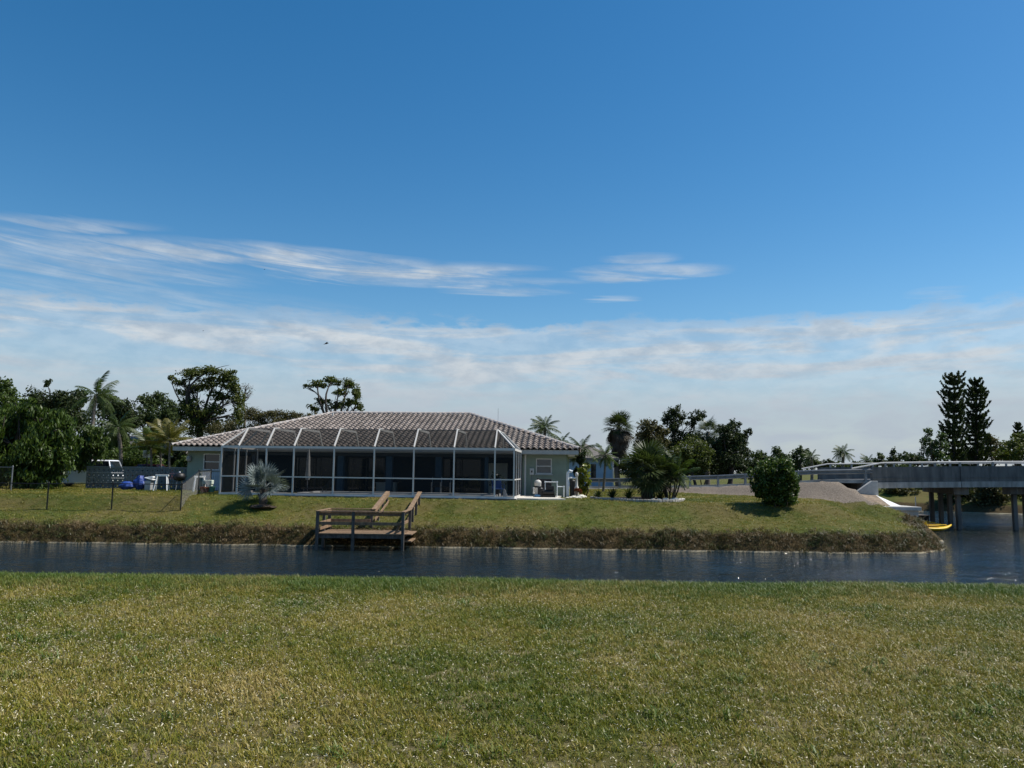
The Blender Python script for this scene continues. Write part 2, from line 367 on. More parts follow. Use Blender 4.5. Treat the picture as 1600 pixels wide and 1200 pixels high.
glint = mat('grey_window_glass', (.05, .06, .065), .08, .3, 2.5, spec=.7)
slab = mat('deck_concrete', (.55, .53, .49), .8, .12, 2, bump=.15)
house = empty('green_house', hp(HW/2, HD/2, FL), 'long green stucco bungalow with a tiled hip roof behind the screened pool cage', 'house')
def wall_u(b, u0, u1, v0, v1, z0, z1, ops=()):
    cuts = sorted({u0, u1, *[o[0] for o in ops], *[o[1] for o in ops]})
    for a, c in zip(cuts, cuts[1:]):
        o = [o for o in ops if o[0] <= a+1e-6 and o[1] >= c-1e-6]
        if not o: b.hbox((a, v0, z0), (c, v1, z1))
        else:
            b.hbox((a, v0, z0), (c, v1, o[0][2])); b.hbox((a, v0, o[0][3]), (c, v1, z1))
    return b
u_wing = hu(346, .6); cu0, cu1 = hu(345, -4.6), hu(803, -4.6); z_g = 1.7
w1 = (hu(317, .6), hu(343, .6), 3.16, 4.12); w2 = (hu(837.5, .6), hu(862, .6), 3.18, 4.05)
b = HB(); wall_u(b, .6, u_wing, .6, .8, z_g, SOF, [w1]); b.build('wall', green, house)
b = HB(); wall_u(b, cu1+.05, HW-.65, .6, .8, z_g, SOF, [w2]); b.build('wall', green, house)
b = HB(); b.hbox((.6, .802, z_g), (.8, HD-.6, SOF)); b.build('wall', green, house)
b = HB(); b.hbox((HW-.85, .802, z_g), (HW-.65, HD-.6, SOF)); b.build('wall', green, house)
b = HB(); b.hbox((.802, HD-.8, z_g), (HW-.852, HD-.6, SOF)); b.build('wall', green, house)
b = HB(); b.hbox((u_wing-.2, .802, z_g), (u_wing, 3.2, SOF)); b.build('wall', green, house)
b = HB(); b.hbox((cu1+.05, .802, z_g), (cu1+.25, 3.2, SOF)); b.build('wall', green, house)
VB = 3.2
doors = [(hu(352, VB), hu(395, VB)), (hu(461, VB), hu(524, VB)), (hu(543, VB), hu(601, VB)), (hu(692, VB), hu(752, VB))]
wdoor = (hu(758, VB), hu(793, VB))
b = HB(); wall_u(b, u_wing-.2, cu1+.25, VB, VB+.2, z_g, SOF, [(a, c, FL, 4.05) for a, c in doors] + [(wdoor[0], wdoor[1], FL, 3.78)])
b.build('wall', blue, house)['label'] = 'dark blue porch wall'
dark_in = mat('dim_interior', (.05, .045, .04), .9, .2, 1)
for a, c in doors:
    d = HB(); d.hbox((a, VB+.05, FL), (a+.06, VB+.13, 4.05)); d.hbox((c-.06, VB+.05, FL), (c, VB+.13, 4.05)); d.hbox((a+.06, VB+.05, 3.98), (c-.06, VB+.13, 4.05)); d.hbox(((a+c)/2-.03, VB+.04, FL), ((a+c)/2+.03, VB+.13, 3.98))
    dd = d.build('sliding_door', mat('bronze_aluminium', (.07, .065, .06), .5, .1, 2), house)
    for p, q in ((a+.06, (a+c)/2-.03), ((a+c)/2+.03, c-.06)):
        HB().hbox((p, VB+.08, FL), (q, VB+.095, 3.98)).build('pane', glass, dd)
dd = HB().hbox((wdoor[0], VB+.04, FL), (wdoor[1], VB+.1, 3.78)).build('door', mat('pale_door_paint', (.60, .66, .62), .6, .08, 2), house, bevel=.01)
dd['label'] = 'pale double door at the end of the porch'
for k in (.25, .75):
    uu = wdoor[0]+(wdoor[1]-wdoor[0])*k
    for z0, z1 in ((2.15, 2.8), (2.95, 3.6)): HB().hbox((uu-.22, VB+.02, z0), (uu+.22, VB+.039, z1)).build('panel', MATS['pale_door_paint'], dd, bevel=.008)
for px in (396, 532, 608, 685, 760):
    uu = hu(px, .6); w_ = .36 if px in (532, 608, 685) else .2
    HB().hbox((uu-w_/2, .5, FL), (uu+w_/2, .86, SOF)).build('column', mat('blue_column_paint', (.045, .10, .155), .8, .1, 2, bump=.2), house, bevel=.015)
HB().hbox((u_wing, .45, 4.08), (cu1+.05, .9, SOF-.003)).build('header_beam', mat('pale_blue_paint', (.05, .065, .075), .8, .1, 2), house)
HB().hbox((.01, .01, SOF-.03), (HW-.01, HD-.01, SOF)).build('soffit', trim, house)
b = HB()
for lo, hi in (((0, -.03, SOF-.02), (HW, .0, EAV)), ((0, HD, SOF-.02), (HW, HD+.03, EAV)), ((-.03, -.03, SOF-.02), (0, HD+.03, EAV)), ((HW, -.03, SOF-.02), (HW+.03, HD+.03, EAV))): b.hbox(lo, hi)
b.build('fascia', trim, house)
for o, g in ((w1, glass), (w2, glint)):
    f = HB(); a, c, z0, z1 = o; e = .05
    f.hbox((a, .57, z0), (a+e, .75, z1)); f.hbox((c-e, .57, z0), (c, .75, z1)); f.hbox((a+e, .57, z0), (c-e, .75, z0+e)); f.hbox((a+e, .57, z1-e), (c-e, .75, z1)); f.hbox((a+e, .6, (z0+z1)/2-.025), (c-e, .72, (z0+z1)/2+.025))
    fo = f.build('window', white, house)
    HB().hbox((a+e, .67, z0+e), (c-e, .685, (z0+z1)/2-.025)).build('pane', g, fo); HB().hbox((a+e, .65, (z0+z1)/2+.025), (c-e, .665, z1-e)).build('pane', g, fo)
    HB().hbox((a-.06, .50, z0-.07), (c+.06, .598, z0-.003)).build('sill', trim, fo)
# roof body + tiles
RH = HD/2; rs = (RDG-EAV)/RH; th = math.atan(rs); Lsl = RH/math.cos(th)
E = [hp(-.05, -.05, EAV), hp(HW+.05, -.05, EAV), hp(HW+.05, HD+.05, EAV), hp(-.05, HD+.05, EAV)]; Q = [hp(RH, RH, RDG), hp(HW-RH, RH, RDG)]
roof = MB().add(E+Q, [(0, 1, 5, 4), (1, 2, 5), (2, 3, 4, 5), (3, 0, 4), (3, 2, 1, 0)]).build('roof', mat('roof_underlay', (.06, .05, .045), .9, .2, 2), house)
tilem = mat('faded_clay_tile', (.31, .255, .215), .78, scale=1.1, col2=(.155, .122, .10), bump=.5, bscale=45, attr=True)
TW, TX, TL = .335, .365, .43
xp = [-.168, -.13, -.10, -.055, 0, .055, .10, .13, .168]; zp = [.012, .0, .045, .088, .104, .088, .045, .0, .012]
tv = []; 
for yy_, dz in ((-.03, .085), (TL, .012)): tv += [(x, yy_, z+dz) for x, z in zip(xp, zp)]
tv += [(x, -.03, z+.085-.05) for x, z in zip(xp, zp)]
k = len(xp); tf = [(i, i+1, k+i+1, k+i) for i in range(k-1)] + [(2*k+i, 2*k+i+1, i+1, i) for i in range(k-1)]
tme = bpy.data.meshes.new('roof_tile'); tme.from_pydata(tv, [], tf); tme.materials.append(tilem)
tme.polygons.foreach_set('use_smooth', [True]*(k-1)+[False]*(k-1))
TMS = []
for q_ in (.15, .45, .6, .75, .95):
    mm = tme.copy(); mm.attributes.new('rnd', 'FLOAT', 'FACE').data.foreach_set('value', np.full(len(tf), q_, np.float32)); TMS.append(mm)
TV = np.array(tv); TF = np.array(tf)
def plane_tiles(o0, du, wid, dvh, tri, single_rows):
    sdir = (dvh*math.cos(th) + Vector((0, 0, 1))*math.sin(th)); nrm = du.cross(sdir); M = Matrix((du, sdir, nrm)).transposed()
    rest = []; r = 0
    while (r+.3)*TX < Lsl:
        dist = r*TX; inset = dist*math.cos(th); n0 = math.ceil((inset-.10)/TW); n1 = math.floor((wid-inset+.10)/TW)
        for c in range(n0, n1):
            p = o0 + du*((c+.5)*TW) + sdir*dist; p = p + nrm*RNG.normal(0, .004); yaw = RNG.normal(0, .012)
            Mr = M @ Matrix.Rotation(yaw, 3, 'Z')
            if r < single_rows:
                o = link('roof_tile', TMS[int(RNG.integers(0, 5))], None, roof); M4 = Mr.to_4x4(); M4.translation = p-ORG[house]; o.matrix_local = M4
            else: rest.append(TV @ np.array(Mr).T + np.array(p))
        r += 1
    return rest
ORG[roof] = ORG[house]
rest = plane_tiles(hp(0, -.08, EAV), HU, HW, HV, False, 4)
rest += plane_tiles(hp(HW+.08, 0, EAV), HV, HD, -HU, True, 0) + plane_tiles(hp(-.08, HD, EAV), -HV, HD, HU, True, 0) + plane_tiles(hp(HW, HD+.08, EAV), -HU, HW, -HV, False, 0)
V = np.concatenate(rest) - np.array(ORG[house]); nt = len(rest); Fq = (TF[None] + (np.arange(nt)*len(TV))[:, None, None]).reshape(-1, 4)
tm2 = npmesh('tile_field', V, Fq, np.repeat(RNG.random(nt)*.9+.1, len(TF))); tm2.materials.append(tilem); link('tile_field', tm2, None, roof, kind='stuff')
capm = mat('pale_ridge_cap', (.52, .47, .42), .75, scale=2, col2=(.33, .28, .25), bump=.3)
cb = MB(); cp = [(math.cos(math.pi*i/8)*.135, math.sin(math.pi*i/8)*.12) for i in range(9)]
cb.add([(x*1.08, -.02, z*1.08) for x, z in cp]+[(x*.92, .46, z*.92) for x, z in cp]+[(x*.9, -.02, z*.9-.01) for x, z in cp], [(i, 9+i, 10+i, i+1) for i in range(8)]+[(i, i+1, 19+i, 18+i) for i in range(8)])
cme = cb.mesh('ridge_cap'); cme.materials.append(capm)
def caps(a, b):
    d = (b-a); L = d.length; d.normalize(); sx = d.cross(Vector((0, 0, 1))).normalized(); nz = sx.cross(d); M = Matrix((sx, d, nz)).transposed().to_4x4()
    for i in range(int(L/.42)):
        o = link('ridge_cap', cme, None, roof); M4 = M.copy(); M4.translation = a + d*(i*.42) + nz*(.085+RNG.normal(0, .004)) - ORG[house]; o.matrix_local = M4
caps(E[0], Q[0]); caps(E[1], Q[1]); caps(Q[0], Q[1]); caps(E[2], Q[1]); caps(E[3], Q[0])
p = hp(hu(520, 6.3, 652), 6.3, EAV+6.3*rs)
MB().tube([p+Vector((0, 0, -.1)), p+Vector((0, 0, .35))], .06, 10).build('vent_pipe', white, roof)
MB().box(p+Vector((0, 0, .03)), (.7, .35, .10), HM).build('vent_flashing', white, roof)
p = hp(hu(777, 9), 9, 5.9); MB().tube([p, p+Vector((0, 0, 1.7))], .012, 5).build('antenna', mat('dull_metal', (.3, .3, .31), .5, .1, metal=.6), roof)
dn = hp(cu1+.22, .53, 0)
MB().box((dn.x, dn.y, (1.8+SOF)/2), (.09, .07, SOF-1.8), HM).build('downspout', white, house)
e0 = hp(hu(893, .4), .25, SOF-.08)
MB().box(e0, (.36, .16, .08), HM).build('soffit_light', white, house)
e0 = hp(hu(294.5, .55), .5, 3.82)
MB().lathe(e0, [(.02, -.2), (.12, -.14), (.15, 0), (.12, .14), (.03, .2)], 12).build('wall_lantern', mat('frosted_lantern', (.35, .33, .30), .4, .1), house)
e0 = hp(hu(831, .55), .54, 3.30); ebx = MB().box(e0, (.24, .10, .36), HM).build('electric_box', white, house, bevel=.01)
MB().box(e0-HV*.056, (.09, .012, .13), HM).build('dial', glass, ebx)
MB().tube([e0+Vector((0, 0, -.18)), e0+Vector((0, 0, -1.1))], .02, 6).build('conduit', MATS['dull_metal'], house)

# ---- deck, pool and screened cage
b = HB(); b.hbox((cu0-.12, -4.75, 1.2), (cu1+.12, .58, FL-.002)); b.hbox((u_wing, .58, 1.2), (cu1+.04, VB, FL-.004))
pd = empty('pool_deck', hp((cu0+cu1)/2, -2, 1.2), 'pale concrete deck slab with shade painted on its edge under the screened cage', 'deck'); b.build('slab', slab, pd)
de = mat('painted_edge_shade', (.10, .095, .09), .9, .2, 3)  # darker grey strips on the slab sides stand in for their shade
HB().hbox((cu0-.15, -4.80, 1.2), (cu1+.15, -4.752, FL-.02)).build('slab_edge_shade', de, pd)
HB().hbox((cu0-.15, -4.75, 1.2), (cu0-.122, .5, FL-.02)).build('slab_edge_shade', de, pd)
pool = empty('swimming_pool', hp((cu0+cu1)/2, -2.2, FL), 'low pool rim of white coping along the deck inside the cage', 'pool')
pu0, pu1, pv0, pv1 = hu(478, -3.6), hu(766, -3.6), -3.7, -1.2
HB().hbox((pu0, pv0, FL-.001), (pu1, pv1, FL+.035)).build('water', mat('pool_water', (.02, .06, .08), .04, .1, 1), pool)
for lo, hi in (((pu0-.3, pv0-.3, FL-.001), (pu1+.3, pv0, FL+.12)), ((pu0-.3, pv1, FL-.001), (pu1+.3, pv1+.3, FL+.12)), ((pu0-.3, pv0, FL-.001), (pu0, pv1, FL+.12)), ((pu1, pv0, FL-.001), (pu1+.3, pv1, FL+.12))):
    HB().hbox(lo, hi).build('coping', mat('coping_white', (.72, .70, .66), .7, .08, 2), pool, bevel=.02)
cage = empty('pool_cage', hp((cu0+cu1)/2, -2.3, FL), 'white framed screened pool cage with a mansard top against the green house', 'enclosure')
CB, CT = 4.41, 5.42                     # eave beam and roof height of the cage
v_f, v_b, sl_ = -4.6, -.08, .95
cuts = [cu0] + [hu(px, v_f) for px in (371, 415, 458, 521, 584, 646, 709, 773)] + [cu1]
scr = bpy.data.materials.new('insect_screen'); scr.use_nodes = True; t = NT(scr.node_tree); t.t.nodes.clear()
df = t.n('ShaderNodeBsdfDiffuse'); df.inputs[0].default_value = (.028, .029, .028, 1); tp = t.n('ShaderNodeBsdfTransparent'); mx = t.n('ShaderNodeMixShader'); mx.inputs[0].default_value = .52
t.put(mx.inputs[1], tp.outputs[0]); t.put(mx.inputs[2], df.outputs[0]); t.put(t.n('ShaderNodeOutputMaterial').inputs[0], mx.outputs[0])
def bar(a, b_, w=.06, h=.06, name='beam'): return MB().bar(hp(*a), hp(*b_), w, h).build(name, white, cage)
def scrn(*pts): return MB().add([hp(*p) for p in pts], [tuple(range(len(pts)))]).build('screen_panel', scr, cage)
KR = FL+.93
for i, c in enumerate(cuts):
    bar((c, v_f, FL), (c, v_f, CB-.05), .09 if i in (0, len(cuts)-1) else .075, .075, 'post')
for a, c in zip(cuts, cuts[1:]):
    bar((a+.04, v_f, KR), (c-.04, v_f, KR), .05, .06, 'chair_rail'); bar((a+.04, v_f, FL+.04), (c-.04, v_f, FL+.04), .06, .08, 'sill_rail')
    scrn((a+.04, v_f, FL+.08), (c-.04, v_f, FL+.08), (c-.04, v_f, KR-.03), (a+.04, v_f, KR-.03))
    scrn((a+.04, v_f, KR+.03), (c-.04, v_f, KR+.03), (c-.04, v_f, CB-.06), (a+.04, v_f, CB-.06))
bar((cu0-.05, v_f, CB), (cu1+.05, v_f, CB), .10, .12, 'eave_beam')
bar((cu0-.05, v_b, CB), (cu1+.05, v_b, CB), .10, .12, 'eave_beam')
for c in (cu0, cu1):
    bar((c, v_f+.05, CB), (c, v_b-.05, CB), .10, .12, 'eave_beam')
    vs = [v_f, -3.1, -1.6, v_b]
    for v in vs[1:]: bar((c, v, FL), (c, v, CB-.06), .07, .07, 'post')
    for a, d in zip(vs, vs[1:]):
        bar((c, a+.04, KR), (c, d-.04, KR), .05, .06, 'chair_rail'); bar((c, a+.04, FL+.04), (c, d-.04, FL+.04), .06, .08, 'sill_rail')
        scrn((c, a+.04, FL+.08), (c, d-.04, FL+.08), (c, d-.04, KR-.03), (c, a+.04, KR-.03)); scrn((c, a+.04, KR+.03), (c, d-.04, KR+.03), (c, d-.04, CB-.06), (c, a+.04, CB-.06))
v1, v2 = v_f+sl_, v_b-.75; ua, ub = cu0+sl_, cu1-sl_
top = [ua] + cuts[2:-2] + [ub]; top[0] = ua
inner = cuts[1:-1]; inner = [max(ua, min(ub, c)) for c in inner]
for c0, c in zip(cuts[1:-1], inner):
    bar((c0, v_f, CB+.06), (c, v1, CT), .06, .12, 'roof_beam'); bar((c, v1, CT), (c, v2, CT-.02), .06, .12, 'roof_beam'); bar((c, v2, CT-.02), (c, v_b, CB+.06), .05, .10, 'roof_beam')
for c, cc in ((cu0, ua), (cu1, ub)):
    bar((c, v_f, CB+.06), (cc, v1, CT), .06, .08, 'hip_beam'); bar((c, v_b, CB+.06), (cc, v2, CT), .06, .08, 'hip_beam')
    bar((c, -2.3, CB+.06), (cc, -2.3, CT), .05, .08, 'hip_beam'); bar((cc, v1, CT), (cc, v2, CT), .05, .06, 'purlin')
    scrn((c, v_f, CB+.05), (c, v_b, CB+.05), (cc, v2, CT), (cc, v1, CT))
for a, c, a1, c1 in zip([cu0]+cuts[1:-1], cuts[1:-1]+[cu1], [ua]+inner, inner+[ub]):
    if c1-a1 > .05:
        scrn((a1, v1, CT+.01), (c1, v1, CT+.01), (c1, v2, CT+.01), (a1, v2, CT+.01))
        MB().bar(hp(a1, v1, CT-.01), hp(c1, v1, CT-.01), .03, .03).build('purlin', mat('grey_purlin', (.10, .105, .11), .6, .1), cage)
    scrn((a, v_f, CB+.05), (c, v_f, CB+.05), (c1, v1, CT), (a1, v1, CT)); scrn((a, v_b, CB+.05), (c, v_b, CB+.05), (c1, v2, CT), (a1, v2, CT))

# ---- things under the cage
um = empty('closed_umbrella', hp(hu(481, -2.2), -2.2, FL), 'folded off white patio umbrella on a pole beside the pool', 'umbrella')
p = ORG[um]
MB().tube([p, p+Vector((0, 0, 2.45))], .02, 8).build('pole', MATS['dull_metal'], um)
MB().lathe(p, [(.28, 0), (.28, .05), (.05, .10), (.04, .2)], 14).build('base', mat('dark_stone', (.06, .06, .06), .8, .2), um)
cn = MB(); prof = [(.10, .75), (.15, .95), (.11, 1.4), (.10, 1.9), (.05, 2.35), (.012, 2.48)]
for r_, z_ in prof:
    for k in range(16): t_ = 2*math.pi*k/16; rr = r_*(1 if k % 2 else .62); cn.v.append(p+Vector((rr*math.cos(t_), rr*math.sin(t_), z_)))
for i in range(len(prof)-1):
    for k in range(16): a, d = i*16+k, i*16+(k+1) % 16; cn.f.append((a, d, d+16, a+16))
cn.build('canopy', mat('umbrella_fabric', (.45, .44, .42), .9, .12, 4), um, smooth=True)
def lounger(px, v, label, col):
    p = hp(hu(px, v), v, FL); lo = empty('sun_lounger', p, label, 'lounger')
    m1 = mat('dark_sling', col, .8, .15, 4); x = HU
    MB().prism([p+Vector((0, 0, .34))-HV*.3-HU*.85, p+Vector((0, 0, .30))-HV*.3+HU*.35, p+Vector((0, 0, .26))-HV*.3+HU*.35, p+Vector((0, 0, .30))-HV*.3-HU*.85], HV*.6).build('seat', m1, lo)
    MB().prism([p+Vector((0, 0, .36))-HV*.3-HU*.8, p+Vector((0, 0, .95))-HV*.3-HU*1.25, p+Vector((0, 0, .92))-HV*.3-HU*1.3, p+Vector((0, 0, .32))-HV*.3-HU*.86], HV*.6).build('backrest', m1, lo)
    for su in (-.75, .3):
        for sv in (-.27, .27): q = p+HU*su+HV*sv; MB().tube([q, q+Vector((0, 0, .3))], .02, 6).build('leg', MATS['dull_metal'], lo)
    return lo
lounger(487, -2.6, 'dark reclining lounger beside the folded umbrella', (.03, .03, .032)).rotation_euler.z = R(178)
cb_ = empty('storage_cabinet', hp(hu(605, 2.4), 2.4, FL), 'low pale storage cabinet on the porch between two blue columns', 'cabinet')
q = hp(hu(605, 2.4), 2.4, FL); cmt = mat('pale_plastic', (.42, .46, .44), .6, .08)
MB().box(q+Vector((0, 0, .28)), (1.2, .5, .52), HM).build('body', cmt, cb_, bevel=.02); MB().box(q+Vector((0, 0, .57)), (1.28, .56, .06), HM).build('lid', cmt, cb_, bevel=.015)
def chair(px, v, label, fm, sm, rz, group=None):
    q = hp(hu(px, v), v, FL); c = empty('patio_chair', q, label, 'chair', group)
    M = Matrix.Rotation(rz, 3, 'Z')
    def L(x, y, z): return q + M @ Vector((x, y, z))
    MB().box(L(0, 0, .43), (.5, .48, .04), M).build('seat', sm, c, bevel=.01)
    MB().bar(L(0, .24, .45), L(0, .36, .95), .48, .03, (0, 1, 0)).build('backrest', sm, c, bevel=.008)
    for x in (-.25, .25):
        MB().tube([L(x, -.22, 0), L(x, -.22, .66), L(x, .26, .66)], .016, 6).build('arm_frame', fm, c)
        MB().tube([L(x, .26, 0), L(x, .24, .45), L(x, .36, .97)], .016, 6).build('back_frame', fm, c)
    return c
bl = mat('blue_fabric', (.04, .10, .30), .8, .15); al = mat('bright_metal', (.6, .6, .6), .3, .05, metal=.8); bk = mat('black_plastic', (.012, .012, .013), .5, .1)
chair(779, -3.2, 'blue patio chair by the cage corner in front of the pale door', bl, bl, R(20))
tw = empty('towel', hp(hu(786, -3.5), -3.5, FL), 'crumpled white towel hung beside the blue patio chair', 'towel'); q = ORG[tw]
MB().prism([q, q+HU*.28, q+HU*.12+Vector((0, 0, .42)), q+HU*.03+Vector((0, 0, .42))], HV*.06).build('cloth', mat('towel_cotton', (.6, .62, .64), .95, .1, 8), tw, bevel=.02)
chair(682, -.6, 'dark patio chair with bright metal frame right in front of a blue column', al, bk, R(0), 'metal framed porch chairs')
chair(697, -.6, 'dark patio chair with bright metal frame in front of a dark sliding door', al, bk, R(0), 'metal framed porch chairs')
pn = empty('potted_plant', hp(hu(776, -2.4), -2.4, FL), 'dark leafy potted plant behind the blue patio chair', 'plant'); q = ORG[pn]
MB().lathe(q, [(.13, 0), (.18, .35), (.19, .4), (.16, .4)], 14).build('pot', bk, pn)
C = np.array(q)+np.array([0, 0, .85])+RNG.normal(size=(260, 3))*[.17, .17, .16]; Vv, Ff = leaves(C, .17, .45)
pme = npmesh('leaves', Vv-np.array(q), Ff, RNG.random(len(Ff))); link('foliage', pme, leafmat('porch_leaf', (.02, .035, .015), (.03, .05, .02)), pn)

# ------------------------------------------------------------------ timber dock with ramp
wood = mat('weathered_timber', (.30, .20, .115), .85, scale=2.5, col2=(.16, .10, .06), bump=.5, bscale=30, stretch=(3, 3, 1))
wood2 = mat('grey_timber', (.13, .115, .10), .9, scale=3, col2=(.06, .052, .045), bump=.5, bscale=30, stretch=(4, 4, 1))
DX0, DX1, DY0, DY1, DZ = -8.0, -4.42, 32.3, 34.5, .68
dock = empty('timber_dock', ((DX0+DX1)/2, (DY0+DY1)/2, 0), 'weathered timber dock with railings and a ramp up the bank', 'dock')
deck = MB().bb((DX0+.05, DY0+.05, DZ-.20), (DX1-.05, DY0+.10, DZ-.045)).bb((DX0+.05, DY1-.1, DZ-.20), (DX1-.05, DY1-.05, DZ-.045)).bb((DX0+.05, DY0+.1, DZ-.20), (DX0+.1, DY1-.1, DZ-.045)).bb((DX1-.1, DY0+.1, DZ-.20), (DX1-.05, DY1-.1, DZ-.045)).build('deck_frame', wood2, dock)
nb = 15; bw = (DY1-DY0)/nb
for i in range(nb):
    y = DY0+bw*(i+.5); MB().box(((DX0+DX1)/2+RNG.normal(0, .008), y, DZ-.02+RNG.normal(0, .003)), (DX1-DX0-.02, bw-.012, .04)).build('plank', wood, deck)
RX0, RX1, RY1, RZ1 = -6.05, -4.47, 38.1, 1.36
def post(x, y, z0, z1, w=.12): return MB().bb((x-w/2, y-w/2, z0), (x+w/2, y+w/2, z1)).build('post', wood2, dock, bevel=.008)
RT = DZ+.88
for x in (DX0+.02, -6.5, DX1-.02): post(x, DY0-.02, -.9, RT)
post(DX0+.02, DY1-.1, -.6, RT); post(RX0-.08, DY1-.05, -.4, RT); post(DX1-.02, DY1-.05, -.4, RT); post(DX0+.02, (DY0+DY1)/2, -.8, RT)
def rail(a, b, w, h, nm='rail', m_=wood): return MB().bar(a, b, w, h).build(nm, m_, dock, bevel=.006)
rail((DX0-.06, DY0-.02, RT+.02), (DX1+.06, DY0-.02, RT+.02), .15, .04, 'rail_cap')
rail((DX0-.02, DY0+.06, RT-.09), (DX1+.02, DY0+.06, RT-.09), .04, .14); rail((DX0-.02, DY0+.06, DZ+.40), (DX1+.02, DY0+.06, DZ+.40), .04, .13)
rail((DX0+.02, DY0+.06, RT+.021), (DX0+.02, DY1, RT+.021), .15, .04, 'rail_cap'); rail((DX0+.1, DY0+.1, RT-.09), (DX0+.1, DY1, RT-.09), .04, .14)
rail((DX0+.1, DY0+.1, DZ+.40), (DX0+.1, DY1, DZ+.40), .04, .13); rail((DX0+.1, DY0+.1, DZ+.18), (DX0+.1, DY1, DZ+.18), .04, .12)
rail((DX0, DY1-.16, RT-.09), (RX0-.1, DY1-.16, RT-.09), .04, .14); rail((DX0, DY1-.1, RT+.022), (RX0-.05, DY1-.1, RT+.022), .15, .04, 'rail_cap'); rail((DX0+.1, DY1-.16, DZ+.40), (RX0-.1, DY1-.16, DZ+.40), .04, .13)
rail((DX1-.02, DY0+.06, RT+.022), (DX1-.02, DY1, RT+.022), .15, .04, 'rail_cap'); rail((DX1-.09, DY0+.1, RT-.09), (DX1-.09, DY1, RT-.09), .04, .14); rail((DX1-.09, DY0+.1, DZ+.40), (DX1-.09, DY1, DZ+.40), .04, .13)
for x in (DX0+.35, DX0+.85, DX1-.25): pass
# mooring step and brace at the right end
MB().bb((DX1-.05, DY0+.2, DZ-.06), (DX1+.32, DY1-.2, DZ-.02)).build('side_step', wood, dock); MB().bb((DX1-.05, DY0+.35, DZ-.36), (DX1+.30, DY1-.3, DZ-.31)).build('side_step', wood, dock)
rail((DX1-.35, DY0+.16, DZ+.02), (DX1-.1, DY0+.16, DZ+.5), .04, .1, 'brace')
ramp = MB().bar((RX0+.06, DY1, DZ-.12), (RX0+.06, RY1, RZ1-.12), .05, .16).bar((RX1-.06, DY1, DZ-.12), (RX1-.06, RY1, RZ1-.12), .05, .16).build('ramp_frame', wood2, dock)
nb = 25
for i in range(nb):
    f = (i+.5)/nb; y = DY1+(RY1-DY1)*f; z = DZ+(RZ1-DZ)*f-.015
    MB().bar((RX0, y, z), (RX1, y, z), (RY1-DY1)/nb-.014, .04, (0, -.19, 1)).build('plank', wood, ramp)
for x in (RX0, RX1):
    for f in (.32, .66, .98):
        y = DY1+(RY1-DY1)*f; z = DZ+(RZ1-DZ)*f; post(x, y, z-.55, z+.86, .10)
    for dz, w, h, nm in ((.88, .20, .04, 'rail_cap'), (.78, .04, .14, 'rail'), (.42, .04, .12, 'rail')):
        o_ = 0 if nm == 'rail_cap' else (.07 if x == RX0 else -.07)
        rail((x+o_, DY1-.1, DZ+dz+.003), (x+o_, RY1+.15, RZ1+dz+.003), w, h, nm)

# ------------------------------------------------------------------ chain-link fence
blackm = mat('black_coated_steel', (.014, .014, .015), .45, .1, 3); galv = mat('galvanised_steel', (.22, .225, .23), .45, .15, 3, metal=.5)
def fence(pts, label, hgt=1.22, m_=blackm, grp=None, wire=.002):
    fe = empty('chain_link_fence', pts[0], label, 'fence', grp); pts = [Vector(p) for p in pts]; wb = MB()
    for p in pts: MB().tube([p-Vector((0, 0, .2)), p+Vector((0, 0, hgt+.03))], .034, 8).lathe(p+Vector((0, 0, hgt+.03)), [(.045, 0), (.045, .03), (.015, .06)], 8).build('post', m_, fe)
    for a, b in zip(pts, pts[1:]):
        MB().tube([a+Vector((0, 0, hgt)), b+Vector((0, 0, hgt))], .022, 6).build('top_rail', m_, fe)
        d = b-a; L = Vector((d.x, d.y, 0)).length; h = hgt-.06; st = .085; k = int((L+h)/st)
        for sgn in (1, -1):
            for i in range(k):
                x0 = i*st-h if sgn > 0 else i*st; z0, z1 = .04, .04+h; xa, xb = (x0, x0+h) if sgn > 0 else (x0, x0-h)
                pa, pb = (xa, z0), (xb, z1)
                def clip(pa, pb):
                    (x0, q0), (x1, q1) = pa, pb; lo, hi = 0, 1
                    dx = x1-x0
                    for bnd, sg in ((0, 1), (L, -1)):
                        f = (bnd-x0)/dx
                        if (dx > 0) == (sg > 0): lo = max(lo, f)
                        else: hi = min(hi, f)
                    return (lo, hi)
                lo, hi = clip(pa, pb)
                if hi-lo < .02: continue
                e = []
                for f in (lo, hi):
                    x = pa[0]+(pb[0]-pa[0])*f; z = pa[1]+(pb[1]-pa[1])*f; e.append(a+d*(x/L)+Vector((0, 0, z)))
                wb.tube(e, wire, 3, False)
    wb.build('wire_mesh', blackm, fe, kind='stuff'); return fe
def fp(px, Y, dz=0): p = grd(px, Y); return p+Vector((0, 0, dz))
fence([fp(-90, 37.0), fp(-28, 37.0), fp(73, 37.0), fp(174, 37.0), fp(282, 37.0)], 'black chain link fence running across the lawn along the canal bank')
fence([fp(282, 37.05), fp(309, 40.2), fp(328, 43.2)], 'black chain link fence climbing from the lawn corner up to the green house')
fence([fp(-60, 44.0), fp(17, 42.0)], 'grey chain link fence in the shade beneath the big dark tree', 1.25, galv)

